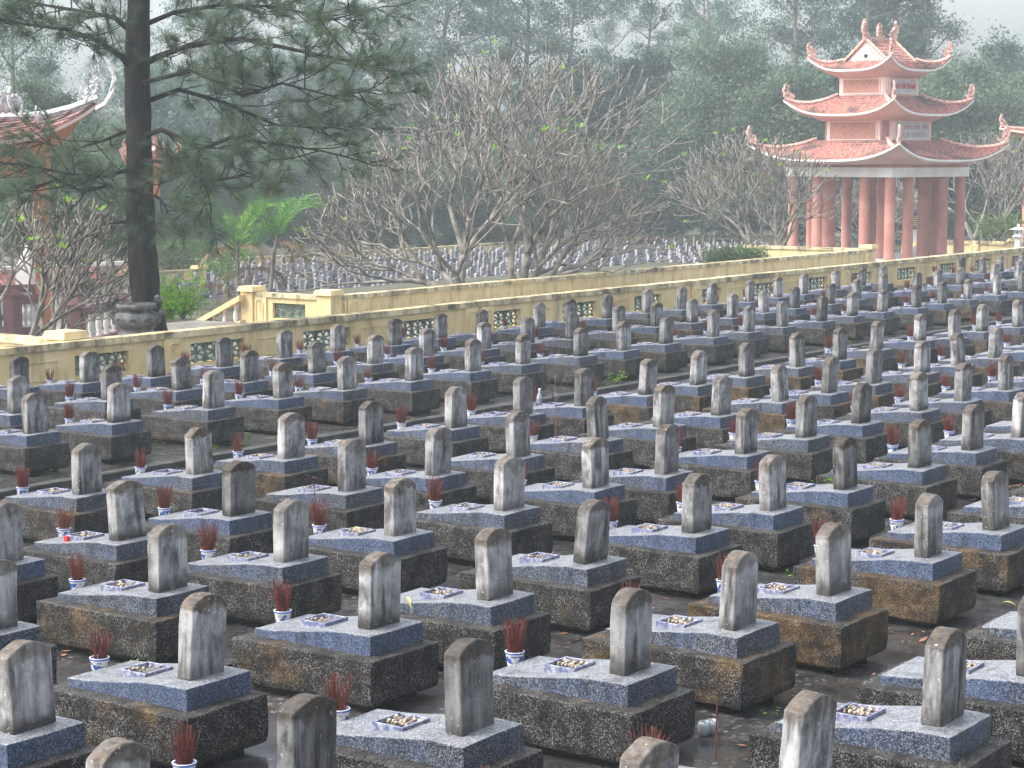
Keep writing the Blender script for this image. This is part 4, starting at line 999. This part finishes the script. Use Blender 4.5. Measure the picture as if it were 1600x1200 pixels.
for px, D, s in ((-60, 78, .9), (20, 96, .8), (95, 130, .5), (330, 122, 1.08), (470, 120, 1.05), (610, 112, .98), (680, 124, 1.1), (820, 126, 1.12),
                 (880, 118, 1.0), (1000, 139, .86), (1125, 134, 1.05), (1235, 122, 1.0), (1345, 126, 1.06), (1400, 130, 1.16), (1445, 124, 1.0), (1500, 138, .55), (1560, 150, .5), (1630, 128, .5), (1720, 125, .8), (1830, 132, .95), (1950, 124, 1.0), (2080, 128, 1.0), (-170, 80, .9), (-300, 86, 1.0)):
    TL = [-300,-170,-60,20,95,330,470,610,680,820,880,1000,1125,1235,1345,1400,1445,1500,1560,1630,1720,1830,1950,2080]
    forest(px, D, tall, s*rnd.uniform(1.05, 1.2), 'tall hazy forest tree with bare lower trunk, %s from left behind the far wall' % nth(1+TL.index(px)), G1)
for i in range(12):
    px = -80 + 146*i + rnd.uniform(-25, 25); D = rnd.uniform(145, 185)
    if 40 < px < 190 or px > 1470: continue
    s = rnd.uniform(.95, 1.2) * (.72 if px > 1480 else 1)
    forest(px, D, tall, s, 'faint far tree deep in the mist, %s from left' % nth(i+1), 'faint trees deep in the forest')
for i in range(33):
    px = -60 + 64*i + rnd.uniform(-20, 20); D = rnd.uniform(119, 136)
    forest(px, D, mid, rnd.uniform(.6, .9)*(.7 if px > 1450 or px < 230 else 1), 'dense dark bushy tree low in the forest, %s from left' % nth(i+1), G2)
for i in range(34):
    px = 215 + 40*i + rnd.uniform(-14, 14); D = (98 + .018*(px-215)) if px < 1000 else 122
    forest(px, D+rnd.uniform(0, 7), oli, rnd.uniform(.34, .6), 'low green shrub behind the far boundary wall, %s from left' % nth(i+1), G3, 'shrub', 'shrub')
put(oli[0], 1140, 111, -1.62, 1.12, 1, 'round olive-green tree left of the pavilion roofs', name='round_tree')
put(oli[1], 1060, 116, -1.62, .8, 2, 'smaller olive-green tree low beside the round one left of the pavilion', name='round_tree')
put(oli[0], 1235, 108, -1.62, .95, 3.2, 'olive-green tree directly behind the pavilion left roof corners', name='round_tree')
put(oli[1], 1470, 112, -1.62, 1.0, 4, 'pale green tree behind the right roof corners of the pavilion', name='round_tree')
put(oli[0], 1545, 118, -1.62, .98, 5, 'pale green tree at right, behind the bare frangipani', name='round_tree')
put(oli[1], 1610, 112, -1.62, .86, .4, 'pale green tree cut by the right edge', name='round_tree')
put(cone[0], 1548, 142, -1.62, 1.02, .4, 'thin feathery conifer against the white sky at right', name='conifer')
put(mid[0], 18, 66, -.1, .42, .5, 'green tree behind the white dragon crest at left', name='bushy_tree')
put(oli[1], 78, 74, -.1, .62, 1.5, 'light green tree behind the gap between the dragon crests', name='bushy_tree')
put(oli[0], 60, 58, -.1, .42, 2.5, 'dark shrub behind the tiled wall left of the orange columns', 'shrub', name='shrub')
put(oli[1], 130, 62, -.1, .4, 1.5, 'dark shrub behind the tiled wall between orange columns', 'shrub', name='shrub')
put(oli[0], 190, 66, -.1, .45, .5, 'shrub behind the pine trunk at left', 'shrub', name='shrub')

# small shrubs (own meshes)
def shrub(px, py, D, w, h, n, label, mat='leafC', zb=None, ls=.045):
    p = at(px, py, D); z = p.z if zb is None else zb; root = empty('shrub', (p.x, p.y, z)); tag(root, label, 'shrub')
    rr = random.Random(int(px*7+D)); st = MB(); lf = MB()
    for i in range(16):
        a = rr.uniform(0, 6.28); q = Vector((math.cos(a)*w*rr.uniform(.1, 1), math.sin(a)*w*rr.uniform(.1, 1), h*rr.uniform(.5, 1)))
        st.tube([(0, 0, 0), q*.5+Vector((0, 0, .1*h)), q], [.02, .012, .005], 4, False)
        for j in range(4): leaf_quads(lf, q*(.45+.18*j), n//64, w*.22, ls, rr, .8)
    st.build('stems', M['bark2'], root); lf.build('foliage', M[mat], root)
shrub(285, 500, 40, .5, .8, 1200, 'light green bamboo-like shrub right of the stone urn', 'lime')
shrub(258, 503, 39, .3, .4, 500, 'low bright shrub between the urn and the pale green one', 'lime')
shrub(1165, 416, 78, .8, .6, 2400, 'bright green bush at the foot of the right bare tree', 'leafC', ls=.07)
shrub(1125, 415, 77, .9, .55, 2000, 'spreading bright green bush left of the one under the bare tree', 'leafC', ls=.07)
shrub(268, 414, 88, 2.0, 1.0, 2600, 'green bush above the short yellow wall right of the pine', 'leafC', ls=.08)
shrub(1555, 372, 93, 1.2, 1.0, 1500, 'green bush under the bare tree at the right edge', 'leafC', ls=.07)
# seedlings between the graves
def seedling(px, py, label, h=.22, dead=False):
    p = onz(px, py, 0); root = empty('seedling', (p.x, p.y, 0)); tag(root, label, 'plant'); rr = random.Random(int(px)); st = MB(); lf = MB()
    for i in range(7):
        a = rr.uniform(0, 6.28); q = Vector((math.cos(a)*h*.5, math.sin(a)*h*.5, h*rr.uniform(.6, 1.1))); st.tube([(0, 0, 0), q], [.006, .002], 4, False)
        if not dead:
            for k in range(10): leaf_at(lf, q.x+rr.gauss(0, .04), q.y+rr.gauss(0, .04), q.z-rr.uniform(0, .12), .07, .03, rr)
    st.build('stems', M['fbark'] if dead else M['leafC'], root)
    if not dead: lf.build('leaves', M['lime'], root)
seedling(966, 606, 'bright green seedling growing in the path between the blocks', .26)
seedling(100, 598, 'bright green seedling at the foot of the yellow wall, far left', .2)
seedling(868, 628, 'bundle of dry twigs standing beside the path', .5, True)

# ------------------------------------------------------------------ bare frangipani trees
def frangipani(name, base, trunks, levels, label, seed, leafn=30, zsq=1.0):
    """trunks: list of (direction, reach); candelabra forking, thick blunt twigs"""
    rr = random.Random(seed); root = empty(name, base); tag(root, label, 'tree'); mb = MB(); lf = MB(); tips = []
    base_r = trunks[0][2]
    frac = [.17, .17, .15, .13, .12, .11, .10, .09, .08]; tot = sum(frac[:levels])
    def grow(p, d, lv, reach, r):
        L = reach*frac[lv]/tot*rr.uniform(.8, 1.22)
        bend = Vector((rr.gauss(0, .16), rr.gauss(0, .16), rr.gauss(.05, .12)))
        d1 = (d + bend).normalized(); m = p + d*L*.5; q = m + d1*L*.5
        r1 = max(r*.79, .019)
        mb.tube([p, m, q], [r, (r+r1)/2, r1], 7 if lv < 2 else 5, lv == 0)
        if lv == levels-1 or (lv == levels-2 and rr.random() < .12): tips.append((q, d1, r1)); return
        k = 2 if rr.random() < (.74 if lv else .4) else 3
        if lv >= levels-2 and rr.random() < .2: k = 1
        ax = Vector((rr.gauss(0, 1), rr.gauss(0, 1), rr.gauss(0, .6))); ax = (ax - d1*ax.dot(d1)).normalized(); bx = d1.cross(ax)
        a0 = rr.uniform(0, 6.28)
        for i in range(k):
            a = a0 + 6.283*i/k; an = rr.uniform(.34, .62)
            nd = d1*math.cos(an) + (ax*math.cos(a) + bx*math.sin(a))*math.sin(an)
            nd.z = nd.z*zsq + (.10 if lv < levels-2 else .22)
            if nd.z < -.12: nd.z = -.05
            grow(q, nd.normalized(), lv+1, reach, r1*(.86 if k == 2 else .78))
    for off, dr, r, reach in trunks:
        grow(Vector(off), Vector(dr).normalized(), 0, reach, r)
    for q, d, r in tips:
        mb.tube([q, q+(d+Vector((0, 0, .25))).normalized()*rr.uniform(.06, .16)], [r*1.02, r*1.1], 5)
        if rr.random() < leafn/len(tips):
            for k in range(5):
                a = rr.uniform(0, 6.28); e = Vector((math.cos(a), math.sin(a), rr.uniform(.2, 1))).normalized()*rr.uniform(.15, .3); w = e.cross(Vector((0, 0, 1))).normalized()*.035
                b = q+d*.1; lf.add([b, b+e*.5+w, b+e, b+e*.5-w], [(0, 1, 2, 3)])
    mb.build('branches', M['fbark'], root, smooth=True)
    if lf.v: lf.build('leaf_sprigs', M['lime'], root)
    print(name, len(tips)); return root
RT = Vector((UX.x, VX.x, 0)).normalized(); AW = Vector((-UX.z, -VX.z, 0)).normalized()
def dr(x, a, z): v = RT*x + AW*a; v.z = z; return v
p = at(722, 447, 60); p.z = -.52
frangipani('frangipani_tree', p, [((0, 0, 0), dr(-.05, 0, 1), .14, 7.2), (dr(-.08, .05, .1), dr(-1.45, -.1, .8), .13, 5.3), (dr(-.05, .1, .1), dr(-.7, .5, 1.1), .11, 5.4), (dr(.05, -.1, .1), dr(-.35, -.6, 1.1), .10, 5.4)], 7,
           'left half of the big leafless tree above the second wall, leaning left', 5, 26)
p = at(815, 447, 61); p.z = -.52
frangipani('frangipani_tree', p, [((0, 0, 0), dr(.1, 0, 1), .15, 7.7), (dr(.1, .1, .1), dr(1.35, .1, .8), .13, 4.7), (dr(.05, -.1, .1), dr(.7, -.5, 1.1), .11, 5.2), (dr(-.1, 0, .1), dr(-.45, .3, 1.4), .12, 7.5), (dr(.05, .1, .1), dr(.5, .7, 1.1), .10, 5.1)], 7,
           'right half of the big leafless tree above the second wall, leaning right', 12, 26)
p = at(1202, 404, 79); p.z = -.52
frangipani('frangipani_tree', p, [((0, 0, 0), dr(-1.0, 0, .75), .15, 5.2), (dr(.1, 0, 0), dr(.1, .3, 1), .13, 4.6), (dr(.1, .1, 0), dr(.55, -.3, .9), .12, 3.6), (dr(.1, .1, 0), dr(-.4, .5, 1), .11, 4.8)], 7, 'leafless tree with thick twigs in front of the pavilion left columns', 23, 26)
p = at(1535, 385, 97); p.z = -1.6
frangipani('frangipani_tree', p, [((0, 0, 0), dr(.5, 0, .9), .2, 6.8), (dr(-.2, 0, 0), dr(-.25, .3, 1), .18, 6.6), (dr(.3, .2, 0), dr(1.1, -.1, .6), .15, 5.8), (dr(0, .2, 0), dr(.1, .5, 1), .14, 6.6)], 7, 'leafless tree between pavilion and right edge, behind the wall', 31, 22)
p = at(1350, 385, 104); p.z = -1.6
frangipani('frangipani_tree', p, [((0, 0, 0), dr(-.6, 0, .6), .16, 4.4), (dr(.2, 0, 0), dr(.6, .3, .7), .15, 4.6), (dr(.1, .2, 0), dr(0, -.3, .95), .14, 4.2)], 7, 'pale leafless tree seen through the pavilion columns', 41, 10)
p = at(76, 520, 39.9); p.z = -.1
frangipani('frangipani_tree', p, [((0, 0, 0), dr(.08, 0, 1), .085, 3.2), (dr(.0, .05, .1), dr(.75, .25, .8), .05, 1.9), (dr(-.05, 0, .1), dr(-.3, .4, 1), .06, 2.7)], 6, 'leafless grey tree in front of the orange columns at left', 53, 14)
p = at(26, 520, 37.5); p.z = -.1
frangipani('frangipani_tree', p, [((0, 0, 0), dr(-.5, 0, 1), .085, 2.9), (dr(.0, .05, .1), dr(.35, .3, 1), .07, 3.0)], 6, 'leafless grey tree cut by the left edge', 61, 10)

# ------------------------------------------------------------------ palms
def palm(base, hgt, label, seed, lean=(0, 0), ndead=3, nfr=7):
    rr = random.Random(seed); root = empty('areca_palm', base); tag(root, label, 'palm'); top = Vector((lean[0], lean[1], hgt))
    s = MB(); pts = [Vector((0, 0, -.2)), top*.5 + Vector((.03, 0, 0)), top]; s.tube(pts, [.075, .06, .05], 8); s.tube([top, top*1.22], [.055, .025], 8); s.build('stem', M['bark2'], root)
    def frond(az, el, L, mat, drp, nm='frond'):
        f = MB(); d = Vector((math.cos(az), math.sin(az), 0)); pr = []
        for i in range(11):
            t = i/10; e = el - drp*t*t; pr.append((pr[-1] + (d*math.cos(e) + Vector((0, 0, math.sin(e))))*L/10) if pr else top*1.15)
        f.tube(pr, [.016-.0012*i for i in range(11)], 4, False)
        sd_ = d.cross(Vector((0, 0, 1)))
        for i in range(2, 31):
            t = i/30.5; k = t*10; j = min(int(k), 9); p = pr[j].lerp(pr[j+1], k-j); tg = (pr[j+1]-pr[j]).normalized(); ll = L*.34*math.sin(math.pi*(.12+.84*t))**.7
            for sg in (-1, 1):
                up_ = Vector((0, 0, 1)) if abs(tg.z) < .95 else -d
                e = (sd_*sg*.85 + tg*.65 + up_*rr.uniform(.0, .35)).normalized()*ll*rr.uniform(.85, 1.1)
                w = tg*.024; tipd = Vector((0, 0, -ll*(.18 if mat != 'deadf' else .6)))
                f.add([p-w, p+e*.55+w*.8+tipd*.25, p+e+tipd, p+e*.55-w*.8+tipd*.25], [(0, 1, 2, 3)])
        f.build(nm, M[mat], root)
    for i in range(nfr): frond(i*2.4+rr.uniform(-.3, .3), rr.uniform(.7, 1.5), rr.uniform(1.8, 2.4), 'lime' if seed == 3 and i == 0 else 'frond', rr.uniform(.9, 1.9))
    for i in range(ndead-1): frond(rr.uniform(0, 6.28), rr.uniform(-.1, .35), 1.3, 'deadf', rr.uniform(1.2, 2.2), 'dead_frond')
    return root
def pz(px, D, z): p = at(px, 400, D); p.z = z; return p
palm(pz(371, 56, -1.3), 2.25, 'left areca palm of the clump, with one lime-green frond', 3, (0, 0), 4, 5)
palm(pz(394, 56.6, -1.3), 1.65, 'shorter middle areca palm with dry hanging fronds', 8, (.0, .1), 5, 3)
pr_ = RT*.32; palm(pz(410, 56, -1.3), 2.35, 'right areca palm of the clump, stem leaning right', 14, (pr_.x, pr_.y), 3, 6)
palm(pz(355, 57, -1.3), 1.2, 'low areca shoot with orange-brown fronds left of the clump', 19, (0, 0), 4, 4)

# ------------------------------------------------------------------ the pine in front
pine = empty('pine_tree', at(233, 510, 37.5)); pb = pine.location.copy(); pb.z = -.5; pine.location = pb
tag(pine, 'big dark pine rising behind the near wall at left', 'tree')
tk = MB(); cl = lambda x, y, D: at(x, y, D) - pb
ks = [(238, 560, 37.5, 29), (234, 520, 37.5, 27), (229, 480, 37.5, 23.5), (223, 400, 37.5, 22), (219, 320, 37.5, 21.5), (217, 220, 37.5, 20), (214, 110, 37.5, 19.5), (217, 0, 37.5, 17), (222, -150, 37.6, 14), (228, -330, 37.8, 10), (230, -560, 38, 4)]
rr = random.Random(4); pts = [cl(x, y, D) for x, y, D, r in ks]; rads = [r*37.5/FPX for *_, r in ks]
# subdivide and roughen the trunk
P2 = []; R2 = []
for i in range(len(pts)-1):
    for j in range(6): P2.append(pts[i].lerp(pts[i+1], j/6)); R2.append((rads[i]+(rads[i+1]-rads[i])*j/6)*rr.uniform(.95, 1.06))
tk.tube(P2, R2, 20)
for i, v in enumerate(tk.v):
    n_ = mnoise.noise(Vector((v[0]*9, v[1]*9, v[2]*3))); tk.v[i] = (v[0]*(1), v[1]+n_*.02, v[2]) if False else (v[0]+n_*.03, v[1]+n_*.03, v[2])
br = []                       # branch polylines (px, py, depth), radius in px
def B(r, *ps): br.append((r, [cl(*p) for p in ps]))
B(8, (205, 108, 37.4), (190, 88, 37.2), (150, 62, 36.8), (100, 45, 36.2), (40, 38, 35.8), (-40, 20, 35.5))
B(7, (208, 52, 37.5), (180, 28, 37.8), (130, 18, 38.4), (70, 8, 39), (0, -10, 39.5))
B(8, (225, 100, 37.4), (248, 88, 37.2), (300, 70, 36.8), (380, 60, 36.2), (470, 80, 35.8), (560, 98, 35.5), (620, 112, 35.3))
B(6, (222, 40, 37.6), (270, 20, 38.2), (340, 8, 39), (430, 10, 39.8), (520, 30, 40.4), (600, 10, 41))
B(6, (225, 212, 37.4), (252, 203, 37), (290, 218, 36.6), (310, 235, 36.3), (305, 270, 36.1), (325, 300, 35.9), (330, 325, 35.8))
B(5, (310, 235, 36.3), (360, 215, 36), (430, 225, 35.6), (500, 235, 35.3), (560, 250, 35))
B(6, (224, 160, 37.6), (280, 140, 37.8), (350, 160, 38), (430, 195, 38.4), (500, 200, 38.8), (560, 190, 39))
B(5, (222, 130, 37.3), (300, 110, 36.4), (380, 150, 35.8), (440, 130, 35.2), (520, 150, 34.8), (590, 140, 34.5))
B(5, (210, 262, 37.4), (170, 275, 37), (110, 272, 36.6), (40, 258, 36.2), (-30, 250, 36))
B(5, (210, 300, 37.3), (170, 290, 36.5), (130, 300, 36), (90, 280, 35.7), (30, 300, 35.4))
B(4, (210, 200, 37.6), (160, 220, 38), (110, 235, 38.4), (60, 220, 38.8), (0, 230, 39))
B(4, (228, 300, 37.3), (250, 310, 36.8), (262, 330, 36.5), (250, 355, 36.3))
B(5, (208, 348, 37.5), (190, 347, 37.2), (168, 350, 37.0))
B(5, (216, -20, 37.6), (150, -40, 37), (60, -20, 36.4), (-20, -30, 36)); B(5, (220, -40, 37.6), (300, -60, 37), (400, -30, 36.4), (500, -50, 36), (600, -40, 35.6))
B(4, (226, 250, 37.3), (270, 255, 36.6), (330, 285, 36), (390, 270, 35.6), (440, 290, 35.3))
nd = MB(); NL = (.17, .30)
def tuft(p, d, n, rr):
    d = d.normalized(); a = Vector((rr.gauss(0, 1), rr.gauss(0, 1), rr.gauss(0, 1))); a = (a-d*a.dot(d)).normalized(); b = d.cross(a)
    for k in range(n):
        t = rr.uniform(0, 6.283); an = rr.uniform(.15, 1.15); e = d*math.cos(an) + (a*math.cos(t)+b*math.sin(t))*math.sin(an)
        q = p - d*rr.uniform(0, .14); L = rr.uniform(*NL); w = e.cross(Vector((rr.random()-.5, rr.random()-.5, rr.random()-.5))).normalized()*.0040
        tip = q + e*L; tip.z -= .03*L; o = len(nd.v)
        nd.v.extend((tuple(q-w), tuple(q+w), tuple(tip))); nd.f.append((o, o+1, o+2)); nd.mi.append(0)
ntuft = 0
for bi, (r, ps) in enumerate(br):
    rs = [max(r*.75*37/FPX*(1-.8*i/(len(ps)-1)), .010) for i in range(len(ps))]
    tk.tube(ps, rs, 7)
    if bi == 12: continue
    L = sum((ps[i+1]-ps[i]).length for i in range(len(ps)-1)); n = int(L/.135); 
    for k in range(n):
        t = (k+rr.random())/n
        if t < .16: continue
        f = t*(len(ps)-1); i = min(int(f), len(ps)-2); p = ps[i].lerp(ps[i+1], f-i); d = (ps[i+1]-ps[i]).normalized()
        sdir = (d*.7 + Vector((rr.gauss(0, .8), rr.gauss(0, .8), rr.gauss(.02, .42)))).normalized(); sl = rr.uniform(.4, 1.15)*(.75 if t > .85 else 1)
        mid_ = p + sdir*sl*.5 + Vector((0, 0, -.05)); q = p + sdir*sl
        tk.tube([p, mid_, q], [.014, .010, .006], 4, False)
        for m in range(rr.randrange(4, 8)):
            s0 = rr.uniform(.35, 1); b0 = p.lerp(q, s0); td = (sdir + Vector((rr.gauss(0, .7), rr.gauss(0, .7), rr.gauss(.25, .5)))).normalized(); e = b0 + td*rr.uniform(.1, .38)
            tk.tube([b0, e], [.006, .005], 3, False); tuft(e, td, 46, rr); ntuft += 1
tk.build('trunk', M['bark'], pine, smooth=True); nd.build('needles', M['needle'], pine)
print('tufts', ntuft)

# ------------------------------------------------------------------ haze
hz = MB(); hz.box(-140, 330, -60, 330, -2.7, 34); ho = hz.build('haze'); ho['kind'] = 'stuff'; ho['label'] = 'pale damp mist filling the air over the cemetery'; ho['category'] = 'haze'
hm = bpy.data.materials.new('haze_air'); hm.use_nodes = True; t = hm.node_tree; t.nodes.remove(t.nodes['Principled BSDF'])
pv = t.nodes.new('ShaderNodeVolumePrincipled'); pv.inputs['Color'].default_value = (.82, .94, 1.0, 1); pv.inputs['Density'].default_value = .0012; pv.inputs['Anisotropy'].default_value = .1
t.links.new(pv.outputs[0], t.nodes['Material Output'].inputs['Volume']); ho.data.materials.append(hm)
